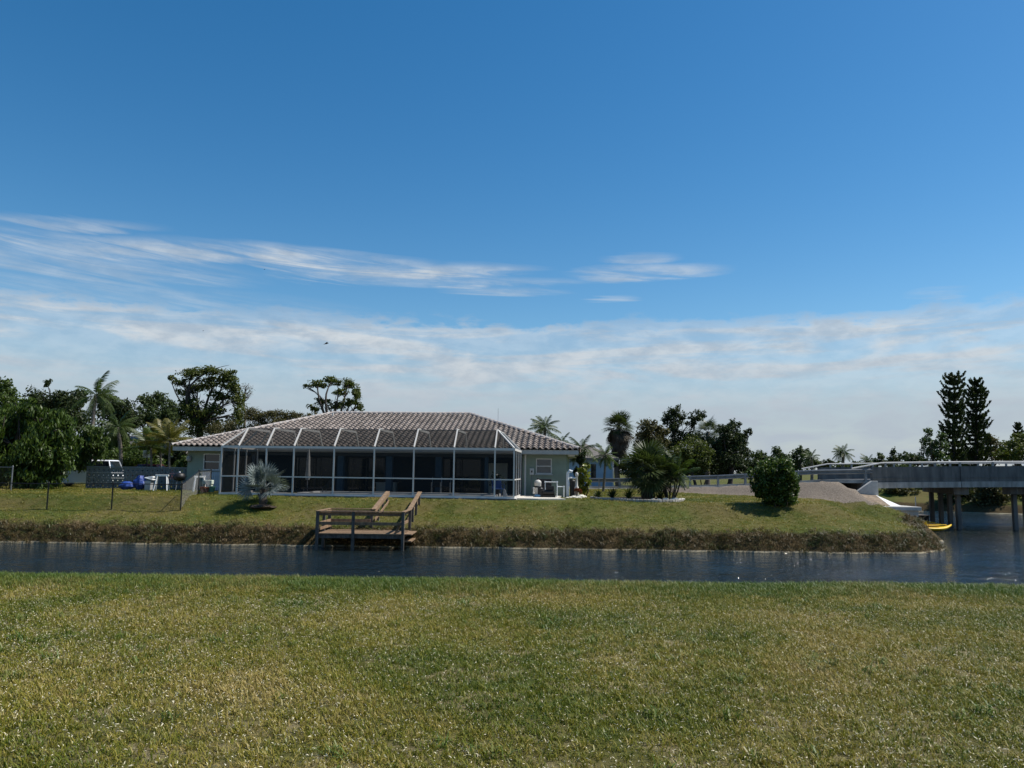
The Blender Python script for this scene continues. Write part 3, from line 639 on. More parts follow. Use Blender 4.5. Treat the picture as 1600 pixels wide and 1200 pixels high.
# ------------------------------------------------------------------ breeze-block wall with its blocks
bwm = mat('painted_breeze_block', (.17, .195, .195), .85, .12, 2, bump=.3)
wa, wb_ = fp(134, 47.2), fp(300, 46.4); S = .315
bwall = empty('breeze_block_wall', wa, 'pale openwork breeze block garden wall beside the green house', 'wall'); ORG[bwall] = wa
d = (wb_-wa); d.z = 0; Lw = d.length; d.normalize(); nv = Vector((-d.y, d.x, 0)); BM = Matrix((d, nv, Vector((0, 0, 1)))).transposed()
bb_ = MB(); h = S/2-.006; w_ = .035
for lo, hi in (((-h, -.05, -h), (h, .05, -h+w_)), ((-h, -.05, h-w_), (h, .05, h)), ((-h, -.05, -h+w_), (-h+w_, .05, h-w_)), ((h-w_, -.05, -h+w_), (h, .05, h-w_))): bb_.bb(lo, hi)
for k in range(4):
    a = math.pi/2*k; c, s_ = math.cos(a), math.sin(a); bb_.bar((c*.115, 0, s_*.115), (-s_*.115, 0, c*.115), .08, .03, (0, 1, 0))
bme = bb_.mesh('breeze_block'); bme.materials.append(bwm); zb = gz(wa.x, wa.y)
nc = int(Lw/S)
for r in range(4):
    for c in range(nc):
        o = link('breeze_block', bme, None, bwall); M4 = BM.to_4x4(); M4.translation = wa + d*((c+.5)*S) + Vector((0, 0, zb-wa.z+.02+(r+.5)*S)) - wa; o.matrix_local = M4
MB().bar(wa+Vector((0, 0, 4*S+.055)), wa+d*(nc*S)+Vector((0, 0, 4*S+.055)), .14, .06).build('cap', bwm, bwall)

# ------------------------------------------------------------------ cars (front towards -x of their own frame)
def car(px0, px1, Y, rz, label, col, prof, cabin, name):
    a, b_ = fp(px0, Y), fp(px1, Y); c0 = (a+b_)/2; L = (b_-a).length; o = empty(name, c0, label, 'car')
    sc = L/4.4; M = Matrix.Rotation(rz, 3, 'Z'); pm = mat(name+'_paint_'+str(col[0]), col, .25, .04, 1, spec=.6)
    def P(x, y, z): return c0 + M @ Vector((x*sc, y, z))
    hw = .86
    body = MB(); n = len(prof); ring = []
    for y, k in ((-hw, .96), (-hw+.08, 1.0), (hw-.08, 1.0), (hw, .96)):
        ring.append([P(x, y, .28+(z-.28)*(k if z > .5 else 1)) for x, z in prof])
    vs = sum(ring, []); fs = [tuple(range(n)), tuple(3*n+i for i in reversed(range(n)))]
    for j in range(3): fs += [(j*n+i, j*n+(i+1) % n, (j+1)*n+(i+1) % n, (j+1)*n+i) for i in range(n)]
    body.add(vs, fs); bo = body.build('body', pm, o, bevel=.03)
    cab = MB(); n = len(cabin); vs = [P(x, y*(.80 if z > 1.3 else .97), z) for y in (-hw, hw) for x, z in cabin]
    cab.add(vs, [tuple(range(n)), tuple(n+i for i in reversed(range(n)))] + [(i, n+i, n+(i+1) % n, (i+1) % n) for i in range(n)]).build('cabin', glass, o)
    zt = max(z for x, z in cabin); xt = [x for x, z in cabin if z > zt-.05]
    MB().add([P(min(xt)-.05, -.70, zt), P(max(xt)+.05, -.70, zt), P(max(xt)+.05, .70, zt), P(min(xt)-.05, .70, zt), P(min(xt)+.05, -.62, zt+.07), P(max(xt)-.05, -.62, zt+.07), P(max(xt)-.05, .62, zt+.07), P(min(xt)+.05, .62, zt+.07)], [(4,5,6,7),(0,1,5,4),(1,2,6,5),(2,3,7,6),(3,0,4,7),(3,2,1,0)]).build('car_roof', pm, o)
    for x in cabin_pillars(cabin):
        for sy in (-1, 1): MB().bar(P(x[0], sy*hw*.985, x[1]), P(x[2], sy*hw*.82, x[3]), .06, .06).build('pillar', pm, o)
    for x in (-1.35, 1.35):
        for sy in (-1, 1):
            q = P(x, sy*(hw-.1), .33); ax = M @ Vector((0, 1, 0))
            w = MB().tube([q-ax*.11, q-ax*.10, q+ax*.10, q+ax*.11], [.28, .33, .33, .28], 18).build('wheel', bk, o)
            MB().tube([q-ax*.118, q+ax*.118], .19, 12).build('rim', al, w)
    for sy in (-.6, .6):
        MB().box(P(prof[0][0]+.02, sy, .68), (.06, .3, .14), M).build('headlight', glint, o); MB().box(P(prof[-1][0]-.02, sy, .75), (.06, .22, .16), M).build('tail_light', mat('red_lens', (.25, .01, .01), .2, .1), o)
    return o
def cabin_pillars(c): return [(c[0][0], c[0][1], c[1][0], c[1][1]), ((c[0][0]+c[3][0])/2, c[0][1], (c[1][0]+c[2][0])/2, c[1][1]), (c[3][0], c[3][1], c[2][0], c[2][1])]
suv_p = [(-2.2, .45), (-2.15, .8), (-2.0, .95), (-1.0, 1.06), (2.1, 1.05), (2.2, .7), (2.18, .4), (2.0, .28), (-2.0, .28)]
car(78, 182, 50.5, R(2), 'white utility car parked behind the breeze block wall', (.78, .79, .80), suv_p, [(-1.0, 1.05), (-.35, 1.66), (1.9, 1.66), (2.12, 1.04)], 'parked_car')
sed_p = [(-2.2, .45), (-2.15, .72), (-2.0, .84), (-1.0, .95), (2.1, .95), (2.2, .7), (2.18, .4), (2.0, .28), (-2.0, .28)]
car(180, 270, 59, R(4), 'dark red car parked beyond the breeze block wall', (.10, .008, .012), sed_p, [(-1.0, .95), (-.3, 1.42), (1.1, 1.42), (1.8, .94)], 'parked_car')

# ------------------------------------------------------------------ yard things by the wall
def lump(c, r, seed, n=10, sq=.5):
    b = MB(); rg = random.Random(seed); rows = []
    for i in range(6):
        t_ = i/5; rr = math.sin(math.pi*(.08+.84*t_))**.6
        for k in range(n): a = 2*math.pi*k/n; q = 1+rg.uniform(-.2, .2); b.v.append(Vector(c)+Vector((r[0]*rr*math.cos(a)*q, r[1]*rr*math.sin(a)*q, r[2]*(t_+rg.uniform(-.04, .04)))))
    for i in range(5):
        for k in range(n): a, d = i*n+k, i*n+(k+1) % n; b.f.append((a, d, d+n, a+n))
    b.f.append(tuple(5*n+k for k in range(n))); b.f.append(tuple(reversed(range(n)))); return b
tarp = mat('blue_tarpaulin', (.02, .055, .24), .5, .25, 6, bump=.5, bscale=12); wplas = mat('white_plastic', (.78, .79, .78), .4, .05)
q = fp(197, 45); solo(lump(q, (.42, .3, .5), 3), 'tarp_bundle', tarp, q, 'small crumpled blue tarp bundle on the grass beneath the breeze block wall', 'tarp', smooth=False)
q = fp(218, 45.2); solo(lump(q, (.34, .3, .82), 5), 'tarp_bundle', tarp, q, 'tall blue tarp bundle between the smaller one and a white bin', 'tarp')
def bin_(px, Y, label, wm):
    q = fp(px, Y); o = empty('plastic_bin', q, label, 'bin'); s_ = [(-.19, -.19), (.19, -.19), (.19, .19), (-.19, .19)]
    MB().add([q+Vector((x*.85, y*.85, 0)) for x, y in s_]+[q+Vector((x, y, .55)) for x, y in s_], [(3,2,1,0),(0,1,5,4),(1,2,6,5),(2,3,7,6),(3,0,4,7),(4,5,6,7)]).build('body', wm, o, bevel=.02)
    MB().box(q+Vector((.06, 0, .66)), (.5, .46, .05), Matrix.Rotation(R(14), 3, 'Y')).build('lid', wplas, o, bevel=.01); MB().box(q+Vector((.1, -.02, .74)), (.36, .3, .1), Matrix.Rotation(R(-8), 3, 'Y')).build('folded_sheet', wplas, o, bevel=.02)
    return o
bin_(232, 44.8, 'pale grey plastic bin with white sheets piled on its lid', mat('grey_plastic', (.38, .39, .40), .6, .1))
def sawhorse(px, Y, label, rz, h=.85, w=.9):
    q = fp(px, Y); o = empty('sawhorse', q, label, 'sawhorse', 'white sawhorses'); M = Matrix.Rotation(rz, 3, 'Z')
    MB().box(q+Vector((0, 0, h)), (w, .12, .10), M).build('beam', wplas, o, bevel=.01)
    for x in (-1, 1):
        for y in (-1, 1): MB().bar(q+M @ Vector((x*w*.36, y*.04, h-.03)), q+M @ Vector((x*w*.52, y*.24, 0)), .06, .04).build('leg', wplas, o)
        MB().bar(q+M @ Vector((x*w*.44, -.13, h*.45)), q+M @ Vector((x*w*.44, .13, h*.45)), .04, .03).build('brace', wplas, o)
sawhorse(252, 44.4, 'white sawhorse standing between the white bin and a dark grill', R(8), .88, .72); sawhorse(311, 43.6, 'white sawhorse standing by the house corner behind the climbing fence', R(30), .84, .62)
q = fp(279, 44.9); g = empty('barbecue_grill', q, 'dark covered barbecue grill between two white sawhorses', 'grill')
dm = mat('dark_red_enamel', (.05, .012, .012), .4, .2); MB().lathe(q, [(.05, .55), (.28, .62), (.34, .78), (.34, .82), (.28, .98), (.12, 1.04)], 16).build('bowl', bk, g, smooth=True)
for k in range(3): a = 2.1*k+.4; MB().tube([q+Vector((.2*math.cos(a), .2*math.sin(a), .62)), q+Vector((.34*math.cos(a), .34*math.sin(a), 0))], .018, 6).build('leg', MATS['dull_metal'], g)
MB().box(q+Vector((-.5, 0, .74)), (.42, .4, .04)).build('side_shelf', dm, g)
MB().lathe(q+Vector((0, 0, 1.04)), [(.05, 0), (.05, .06), (.02, .07)], 8).build('knob', wplas, g)
def pot(px, Y, r, h, m_, label):
    q = fp(px, Y); o = empty('plant_pot', q, label, 'pot'); MB().lathe(q, [(r*.65, 0), (r*.98, h*.8), (r*1.08, h*.82), (r*1.08, h), (r*.92, h), (r*.9, h*.85)], 16).build('body', m_, o)
    MB().lathe(q, [(r*.88, h*.82), (r*.88, h*.86)], 12).build('soil', mat('soil', (.03, .022, .015), .95, .2), o)
pot(319.5, 42.7, .26, .32, mat('terracotta', (.42, .15, .08), .8, .1), 'terracotta pot on the ground by the house corner'); pot(329.5, 42.9, .22, .36, mat('green_glaze', (.10, .30, .22), .4, .1), 'green glazed pot beside the terracotta pot')
q = fp(324, 43.2); pb = empty('plastic_tub', q, 'pale plastic tub on a stand behind the two plant pots', 'tub'); MB().bb(q+Vector((-.28, -.16, .44)), q+Vector((.28, .16, .68))).build('tub', mat('pale_mint_plastic', (.55, .62, .52), .6, .06), pb, bevel=.03)
for x in (-.22, .22): MB().bb(q+Vector((x-.02, -.14, 0)), q+Vector((x+.02, .14, .44))).build('leg', MATS['pale_mint_plastic'], pb)
# slatted screen gate by the house corner
q = fp(331, 45.4); gt = empty('slatted_gate', q, 'low pale blue slatted gate against the green house wall', 'gate'); gm = mat('pale_blue_grey_paint', (.36, .44, .52), .8, .1)
for i in range(11): x = -.55+i*.11; MB().bb(q+Vector((x-.045, -.01, .06)), q+Vector((x+.045, .01, 1.12))).build('slat', gm, gt)
for z in (.25, .95): MB().bb(q+Vector((-.6, .012, z-.04)), q+Vector((.6, .05, z+.04))).build('rail', gm, gt)
# road sign board with two white panels
q = fp(227, 57); sg = empty('sign_board', q, 'two white notice panels on a dark post beyond the breeze block wall', 'sign')
MB().bb(q+Vector((-.04, .0, 0)), q+Vector((.04, .06, 2.55))).build('post', bk, sg)
for x in (-.165, .165): pl = MB().bb(q+Vector((x-.13, -.03, 2.0)), q+Vector((x+.13, -.005, 2.52))).build('panel', mat('sign_white', (.72, .73, .75), .5, .03), sg)
MB().bb(q+Vector((.02, -.036, 2.24)), q+Vector((.14, -.031, 2.31))).build('mark', bk, sg); MB().bb(q+Vector((-.14, -.036, 2.10)), q+Vector((-.05, -.031, 2.14))).build('mark', bk, sg)

# ------------------------------------------------------------------ pool equipment by the right wing
pad_a = hp(cu1+.14, -3.9, 0); u9 = HW-.9
ps = MB(); outline = [(cu1+.14, -4.2), (cu1+1.2, -4.4), (cu1+2.6, -3.9), (u9-.2, -2.6), (u9, -.2), (u9, .55), (cu1+.14, .55)]
ps.prism([hp(u, v, 1.5) for u, v in outline], Vector((0, 0, .455)))
solo(ps, 'equipment_pad', mat('white_gravel', (.62, .58, .50), .95, .2, 18, bump=1, bscale=40), hp(cu1+1, -1.5, 1.5), 'bright pale gravel pad under the pool pumps beside the cage', 'pad')
PZ = 1.955
def pp(px, v, z): return hp(hu(px, v), v, z)
q = pp(840.5, -2.0, PZ); fl = empty('pool_filter', q, 'white cylindrical pool filter tank on the gravel pad', 'filter')
tank = mat('tank_beige', (.55, .52, .47), .5, .08, 3)
MB().lathe(q, [(.24, 0), (.24, .06), (.17, .08), (.18, .2), (.18, .72), (.19, .74), (.19, .78), (.17, .84), (.10, .90), (.03, .92)], 18).build('tank', tank, fl, smooth=True)
MB().lathe(q, [(.195, .50), (.205, .52), (.205, .56), (.195, .58)], 18).build('clamp_band', bk, fl)
MB().lathe(q+Vector((0, 0, .92)), [(.03, 0), (.05, .02), (.05, .07), (.02, .09)], 10).build('gauge', bk, fl)
pvc = mat('white_pvc_pipe', (.80, .81, .80), .35, .04, 2)
def pipe(pts, label, r=.035):
    o = empty('pool_pipe', pts[0], label, 'pipe', 'white pool pipes'); MB().tube(pts, r, 10).build('tube', pvc, o)
    for p in pts[1:-1]: MB().box(p, (r*2.6, r*2.6, r*2.6), HM).build('elbow', pvc, o, bevel=r*.5)
pipe([pp(836, -1.7, PZ+.45), pp(834, -1.7, PZ+.45), pp(834, -1.7, PZ+.2), pp(838, -1.7, PZ+.2)], 'small bent white pipe against the filter tank')
pipe([pp(844, -1.8, PZ+.28), pp(852, -1.8, PZ+.28), pp(852, -1.8, PZ+.80), pp(870.5, -1.8, PZ+.80), pp(870.5, -1.8, PZ-.02)], 'tall white pipe arching over the black pump')
pipe([pp(870.5, -1.5, PZ+.55), pp(881, -1.5, PZ+.55), pp(881, -1.5, PZ-.02)], 'shorter white pipe stepping down to the gravel near the house wall')
q = pp(851, -.6, PZ); ht = empty('pool_heater', q, 'black boxy pool heater against the green wall under the window', 'heater')
MB().box(q+Vector((0, 0, .48)), (.78, .6, .94), HM).build('cabinet', bk, ht, bevel=.03)
for k in range(5): MB().box(q+Vector((0, 0, .2+k*.13))-HV*.305, (.66, .02, .05), HM).build('louvre', mat('black_louvre', (.03, .03, .032), .6, .1), ht)
q = pp(858, -2.2, PZ); pu = empty('pool_pump', q, 'black pool pump with a blue valve on the gravel pad', 'pump')
ax = HU; MB().tube([q+Vector((0, 0, .26))-ax*.34, q+Vector((0, 0, .26))+ax*.30], .15, 14).build('motor', bk, pu); MB().lathe(q-ax*.45, [(.13, 0), (.15, .05), (.15, .45), (.10, .5)], 14).build('strainer', bk, pu)
MB().box(q+Vector((0, 0, .06)), (.7, .3, .1), HM).build('base', bk, pu); MB().box(q+Vector((0, 0, .50))+ax*.1, (.34, .24, .18), HM).build('control_box', bk, pu, bevel=.02)
MB().tube([q-ax*.75-HV*.1+Vector((0, 0, .08)), q-ax*.45-HV*.1+Vector((0, 0, .08))], .06, 10).build('valve', mat('valve_blue', (.10, .25, .42), .5, .1), pu)
q = pp(887, -.3, PZ); wf = empty('water_softener', q, 'white pipe stand with a small tank at the house corner', 'water tank')
MB().tube([q, q+Vector((0, 0, 1.25)), q+HU*.12+Vector((0, 0, 1.42)), q+HU*.26+Vector((0, 0, 1.36))], .085, 12).build('riser', pvc, wf); MB().tube([q+HU*.14+Vector((0, 0, 1.02)), q+HU*.50+Vector((0, 0, 1.02))], .05, 10).build('cross_pipe', pvc, wf)
q2 = q+HU*.50; MB().lathe(q2, [(.10, 0), (.12, .1), (.12, .5), (.07, .6), (.06, 1.1), (.09, 1.14), (.09, 1.28), (.03, 1.34)], 12).build('tank', tank, wf, smooth=True)
MB().lathe(q+HU*.28+HV*.25, [(.16, 0), (.16, .85), (.1, .92)], 12).build('brine_tank', bk, wf)
rock = mat('white_rock', (.68, .64, .55), .9, .15, 5, bump=.5)
rp = [(891, 777, .10), (897, 775, .13), (903, 775.5, .12), (908, 773, .16), (912, 771, .13), (894, 772, .09), (900, 778, .09), (906, 777, .08), (913, 768, .11), (886, 779, .08)]
nm_ = ['flat', 'broad', 'rounded', 'tallest', 'pointed', 'small', 'low', 'thin', 'upright', 'tiny']
for i, (px, py, r) in enumerate(rp):
    q = fp(px, 42.6 - (py-770)*.12); ob = solo(lump(q-Vector((0, 0, .03)), (r*1.3, r, r*1.3), 20+i, 7), 'rock', rock, q, 'whitish rock in the little heap edging the shrub bed at the house corner', 'rock', 'white rocks by the house corner')

# ------------------------------------------------------------------ blue neighbour house
nbh = empty('blue_house', fp(925, 62), 'pale blue stucco house beyond the palms with a dark window', 'house'); nbm = mat('light_blue_stucco', (.27, .40, .50), .9, .08, 1.2, bump=.2)
a0, a1 = at(880, 740, 62).x, at(957, 740, 62).x; zt = at(930, 716, 62).z; zg = 1.7
wx0, wx1 = at(923, 740, 62).x, at(931.5, 740, 62).x; wz0, wz1 = at(927, 750, 62).z, at(927, 725, 62).z; y0, y1 = 62, 72
b = MB()
for lo, hi in (((a0, y0, zg), (wx0, y0+.2, zt)), ((wx1, y0, zg), (a1, y0+.2, zt)), ((wx0, y0, zg), (wx1, y0+.2, wz0)), ((wx0, y0, wz1), (wx1, y0+.2, zt)), ((a0, y0+.202, zg), (a0+.2, y1, zt)), ((a1-.2, y0+.202, zg), (a1, y1, zt)), ((a0, y1+.002, zg), (a1, y1+.2, zt))): b.bb(lo, hi)
b.build('wall', nbm, nbh)
wn = MB().bb((wx0, y0+.06, wz0), (wx0+.05, y0+.14, wz1)).bb((wx1-.05, y0+.06, wz0), (wx1, y0+.14, wz1)).bb((wx0+.05, y0+.06, (wz0+wz1)/2-.02), (wx1-.05, y0+.14, (wz0+wz1)/2+.02)).build('window', mat('bronze_aluminium', (.07, .065, .06)), nbh)
MB().bb((wx0+.05, y0+.09, wz0), (wx1-.05, y0+.11, (wz0+wz1)/2-.02)).build('pane', glass, wn); MB().bb((wx0+.05, y0+.09, (wz0+wz1)/2+.02), (wx1-.05, y0+.11, wz1)).build('pane', glass, wn)
MB().bb((wx0-.06, y0-.08, wz0-.09), (wx1+.06, y0-.003, wz0-.004)).build('sill', white, wn); MB().bb((a1-.02, y0-.03, zg), (a1+.09, y0+.1, zt)).build('corner_trim', white, nbh)
o_ = .5; zr = zt+.02; cx, rid = (a0+a1)/2, zt+1.25
MB().add([(a0-o_, y0-o_, zr), (a1+o_, y0-o_, zr), (a1+o_, y1+o_, zr), (a0-o_, y1+o_, zr), (cx, y0+2.2, rid), (cx, y1-2.2, rid), (a0-o_, y0-o_, zr-.16), (a1+o_, y0-o_, zr-.16), (a1+o_, y1+o_, zr-.16), (a0-o_, y1+o_, zr-.16)], [(0,1,4),(1,2,5,4),(2,3,5),(3,0,4,5),(0,6,7,1),(1,7,8,2),(2,8,9,3),(3,9,6,0),(9,8,7,6)]).build('roof', mat('pale_shingle', (.15, .135, .12), .9, .15, 4, bump=.3), nbh)

# pale house glimpsed through the trees at the far left
pz = gz(-35, 75); ph = empty('cottage', (-38.5, 74, pz), 'small pale cottage glimpsed between the tree trunks behind the palms', 'house')
cm_ = mat('cream_stucco', (.42, .44, .42), .9, .1, 1)
MB().bb((-43, 74, pz-.3), (-38.9, 74.2, pz+2.7)).bb((-37.9, 74, pz-.3), (-34, 74.2, pz+2.7)).bb((-38.9, 74, pz-.3), (-37.9, 74.2, pz+1)).bb((-38.9, 74, pz+2.2), (-37.9, 74.2, pz+2.7)).bb((-43, 74.202, pz-.3), (-42.8, 82, pz+2.7)).bb((-34.2, 74.202, pz-.3), (-34, 82, pz+2.7)).bb((-43, 82.002, pz-.3), (-34, 82.2, pz+2.7)).build('wall', cm_, ph)
MB().bb((-38.9, 74.08, pz+1), (-37.9, 74.1, pz+2.2)).build('window', glass, ph)
MB().add([(-43.6, 73.4, pz+2.7), (-33.4, 73.4, pz+2.7), (-33.4, 82.8, pz+2.7), (-43.6, 82.8, pz+2.7), (-40, 78, pz+4.4), (-37, 78, pz+4.4)], [(0,1,5,4),(1,2,5),(2,3,4,5),(3,0,4),(3,2,1,0)]).build('roof', MATS['pale_shingle'], ph)

# ------------------------------------------------------------------ bridge, abutment, guard rail
br = empty('concrete_bridge', (30, 48, 0), 'grey concrete road bridge over the canal on square piles', 'bridge')
pcm = mat('bridge_concrete', (.165, .16, .148), .85, scale=1.6, col2=(.085, .084, .08), bump=.3, bscale=18, stretch=(1.6, 1.6, .35)); pcl = mat('bridge_edge_concrete', (.30, .29, .265), .85, .25, 2.2, bump=.2, stretch=(1.6, 1.6, .4))
BX0, BX1, BY0, BY1 = at(1363, 740, 48).x, 62.0, 48.0, 56.6
def arch(x): f = (x-BX0)/(BX1-BX0); return .02+1.05*f*(1-f)
jx = at(1500.5, 740, 48).x; spans = [(BX0, jx-.02), (jx+.02, jx+12.6), (jx+12.64, BX1)]
def strip(name, x0, x1, ya, yb, z0, z1, m_, parent=br):
    b = MB(); n = 9
    for i in range(n):
        x = x0+(x1-x0)*i/(n-1); a = arch(x); b.v += [Vector((x, ya, z0+a)), Vector((x, yb, z0+a)), Vector((x, yb, z1+a)), Vector((x, ya, z1+a))]
    for i in range(n-1):
        for k in range(4): b.f.append((i*4+k, i*4+(k+1) % 4, i*4+4+(k+1) % 4, i*4+4+k))
    b.f += [(3, 2, 1, 0), tuple(4*(n-1)+k for k in range(4))]; return b.build(name, m_, parent)
for x0, x1 in spans:
    strip('deck', x0, x1, BY0+.18, BY1-.18, 2.56, 2.90, pcm); strip('road_surface', x0, x1, BY0+.32, BY1-.32, 2.902, 2.96, rm)
    for ya, yb in ((BY0, BY0+.3), (BY1-.3, BY1)):
        pr = strip('parapet', x0, x1, ya, yb, 2.86, 3.80, pcm); pr['label'] = 'solid dark weathered concrete parapet'
    strip('edge_beam', x0, x1, BY0-.06, BY0+.175, 2.50, 2.856, pcl); strip('edge_beam', x0, x1, BY1-.175, BY1+.06, 2.50, 2.856, pcl); strip('coping_line', x0, x1, BY0-.035, BY0-.004, 3.08, 3.13, pcm)
for yy_ in (BY0+.15, BY1-.15):
    pts = [(BX0-1.2, yy_, 3.72)]+[(BX0+.7+i*(BX1-BX0-.7)/16, yy_, 4.06+arch(BX0+.7+i*(BX1-BX0-.7)/16)) for i in range(17)]
    MB().tube(pts, .05, 8).build('hand_rail', white, br)
    x = BX0+.9
    while x < BX1: MB().box((x, yy_, 3.92+arch(x)), (.10, .12, .26)).build('rail_post', pcl, br); x += 1.55 if x < jx else 2.05
for pl in ([(1497, 49.3), (1484, 51.5), (1470, 53.7), (1456, 55.8)], [(1585, 49.3), (1602, 51.5), (1620, 53.7), (1637, 55.8)], [(1800, 49.3), (1800, 51.5), (1800, 53.7), (1800, 55.8)]):
    pts = [at(px, 790, Y) for px, Y in pl]; a = arch(pts[0].x); dv = (pts[-1]-pts[0]).normalized(); dv.z = 0
    p0 = pts[0]-dv*.9; p1 = pts[-1]+dv*.7; MB().bar((p0.x, p0.y, 2.26+a), (p1.x, p1.y, 2.26+a), .85, .47).build('pile_cap', pcm, br, bevel=.03)
    for p in pts: MB().bb((p.x-.13, p.y-.13, -2), (p.x+.13, p.y+.13, 2.03+a)).build('pile', pcm, br, bevel=.03)
# abutment: back wall, wing wall, sloped slab, sheet-pile cap
ab = empty('bridge_abutment', (BX0, BY0, 0), 'pale concrete bridge abutment with wing wall and white sloping slab', 'abutment'); abm = mat('pale_concrete', (.42, .41, .38), .85, .15, 1.5, bump=.2); wsl = mat('white_slab', (.80, .79, .76), .8, .05, 2)
MB().bb((BX0-.5, BY0+.02, 1.2), (BX0-.02, BY1-.02, 2.95)).build('back_wall', pcl, ab)
wxa = at(1336, 760, 47.6).x
MB().prism([(wxa, 47.62, 2.12), (BX0+.15, 47.62, 1.9), (BX0+.15, 47.62, 2.98), (BX0-.20, 47.62, 2.98), (wxa, 47.62, 2.24)], (0, .3, 0)).build('wing_wall', abm, ab, bevel=.02)
cx0, cx1 = at(1334, 790, 45.5).x, at(1437, 790, 45.5).x
MB().bb((cx0, 45.3, 1.30), (cx1, 46.1, 1.52)).build('cap_beam', abm, ab, bevel=.02); MB().bb((cx1-.75, 46.1, 1.30), (cx1, 57, 1.519)).build('cap_beam', abm, ab, bevel=.02)
MB().bb((cx0+.1, 45.45, -1), (cx1-.12, 45.7, 1.298)).build('sea_wall', abm, ab); MB().bb((cx1-.35, 45.702, -1), (cx1-.12, 57, 1.298)).build('sea_wall', abm, ab)
fillm = mat('bare_earth', (.25, .19, .135), .95, .3, 3, bump=.8, bscale=14)
cC = at(1394, 788, 45.9).x; ex = cx1-.76
def skirted(pts, tris, nm, m_, dz=.5): n_ = len(pts); return MB().add([Vector(p) for p in pts]+[Vector(p)-Vector((0, 0, dz)) for p in pts], tris+[(i, n_+i, n_+(i+1) % n_, (i+1) % n_) for i in range(n_)]).build(nm, m_, ab)
pA = (BX0-.02, 47.6, 2.12)
skirted([pA, (cC, 46.11, 1.53), (ex, 46.11, 1.53), (ex, 56.3, 1.53), (BX0-.02, 56.3, 2.12)], [(0, 1, 2), (0, 2, 3, 4)], 'slope_slab', wsl, .25)
skirted([(cx0-.6, 46.105, 1.60), (cC-.004, 46.105, 1.525), (BX0-.024, 47.596, 2.115), (wxa-.5, 47.61, 2.26)], [(0, 1, 2, 3)], 'earth_slope', fillm, .8)
MB().tube([(cx1+.03, 46.0, -.5), (cx1+.03, 46.0, 2.1)], .03, 6).build('mooring_pole', MATS['dull_metal'], ab)
# guard rail along the near edge of the approach road
gr = empty('guard_rail', (10, 58, 2), 'galvanised steel guard rail climbing along the road to the bridge', 'guard rail')
gl, glz = densify([np.array(p) for p in ROAD[2:6]], ROADZ[2:6], 8); gl = offset_line(gl, 4.62); gl = gl[2:]; glz = glz[2:]
gpts = [Vector((p[0], p[1], z)) for p, z in zip(gl, glz)]; gpts[-1] = Vector((BX0-.35, 48.12, 2.95))
gpts.append(Vector((BX0+.0, 48.0, 2.97)))
prof = [(-.0, .46), (.05, .50), (.05, .54), (0, .58), (0, .62), (.05, .66), (.05, .72), (0, .76)]
b = MB(); n = len(gpts)
for i, p in enumerate(gpts):
    d = (gpts[min(i+1, n-1)]-gpts[max(i-1, 0)]); d.z = 0; d.normalize(); sd = Vector((d.y, -d.x, 0))
    b.v += [p+sd*(x-.02)+Vector((0, 0, z)) for x, z in prof]+[p+sd*(x-.026)+Vector((0, 0, z)) for x, z in reversed(prof)]
k = 2*len(prof)
for i in range(n-1):
    for j in range(k): b.f.append((i*k+j, i*k+(j+1) % k, i*k+k+(j+1) % k, i*k+k+j))
b.build('w_beam', galv, gr)
acc = 0
for i in range(n-1):
    if i % 2 == 0: p = gpts[i]; MB().bb((p.x-.07, p.y-.02, p.z-.5), (p.x+.07, p.y+.12, p.z+.74)).build('post', galv, gr)
# concrete apron beneath the rail
b = MB(); e1 = offset_line([(p.x, p.y) for p in gpts[:-2]], -.25); e2 = offset_line([(p.x, p.y) for p in gpts[:-2]], .45); n = len(e1)
for i in range(n): b.v += [Vector((*e1[i], gpts[i].z+.0)), Vector((*e2[i], gpts[i].z-.02)), Vector((*e2[i], gpts[i].z-.3))]
for i in range(n-1): b.f += [(3*i, 3*i+1, 3*i+4, 3*i+3), (3*i+1, 3*i+2, 3*i+5, 3*i+4)]
b.build('concrete_apron', conc, gr)
# kayaks
def kayak(cx, cy, L, w, rz, label, col, z=.06, tilt=0):
    o = empty('kayak', (cx, cy, 0), label, 'kayak'); M = Matrix.Rotation(rz, 3, 'Z') @ Matrix.Rotation(tilt, 3, 'Y'); c0 = Vector((cx, cy, z)); b = MB(); N = 13; ym = mat('yellow_plastic', (.78, .50, .02), .4, .1, 3)
    for i in range(N):
        f = i/(N-1)*2-1; ww = w*max(.03, (1-abs(f)**2.4)); kz = .22*abs(f)**3
        for k in range(10):
            a = 2*math.pi*k/10; zz = math.sin(a)*.15*(1 if math.sin(a) < 0 else .55)*(1-.5*abs(f)**3)
            b.v.append(c0+M @ Vector((f*L/2, math.cos(a)*ww/2, .15+zz+kz)))
    for i in range(N-1):
        for k in range(10): a, d = i*10+k, i*10+(k+1) % 10; b.f.append((a, d, d+10, a+10))
    b.f += [tuple(reversed(range(10))), tuple((N-1)*10+k for k in range(10))]; b.build('hull', ym, o, smooth=True)
    MB().box(c0+M @ Vector((-.1, 0, .30)), (.9, w*.52, .05), M).build('cockpit', mat('dark_yellow_plastic', (.42, .25, .02), .5, .1), o, bevel=.02); MB().box(c0+M @ Vector((-.55, 0, .42)), (.06, w*.5, .26), M).build('seat_back', ym, o, bevel=.02)
    MB().tube([c0+M @ Vector((-.9, .05, .40)), c0+M @ Vector((1.0, .12, .36))], .02, 6).build('paddle_shaft', ym, o)
q = onz(1458, 830, 0); kayak(q.x, q.y, 2.5, .75, R(8), 'yellow kayak afloat by the bank under the sea wall', 0, .02)
q = onz(1441, 826, 0); kayak(q.x+.1, q.y+.1, 2.3, .7, R(-20), 'yellow kayak pulled up behind the floating one against the grass', 0, .12, R(10))
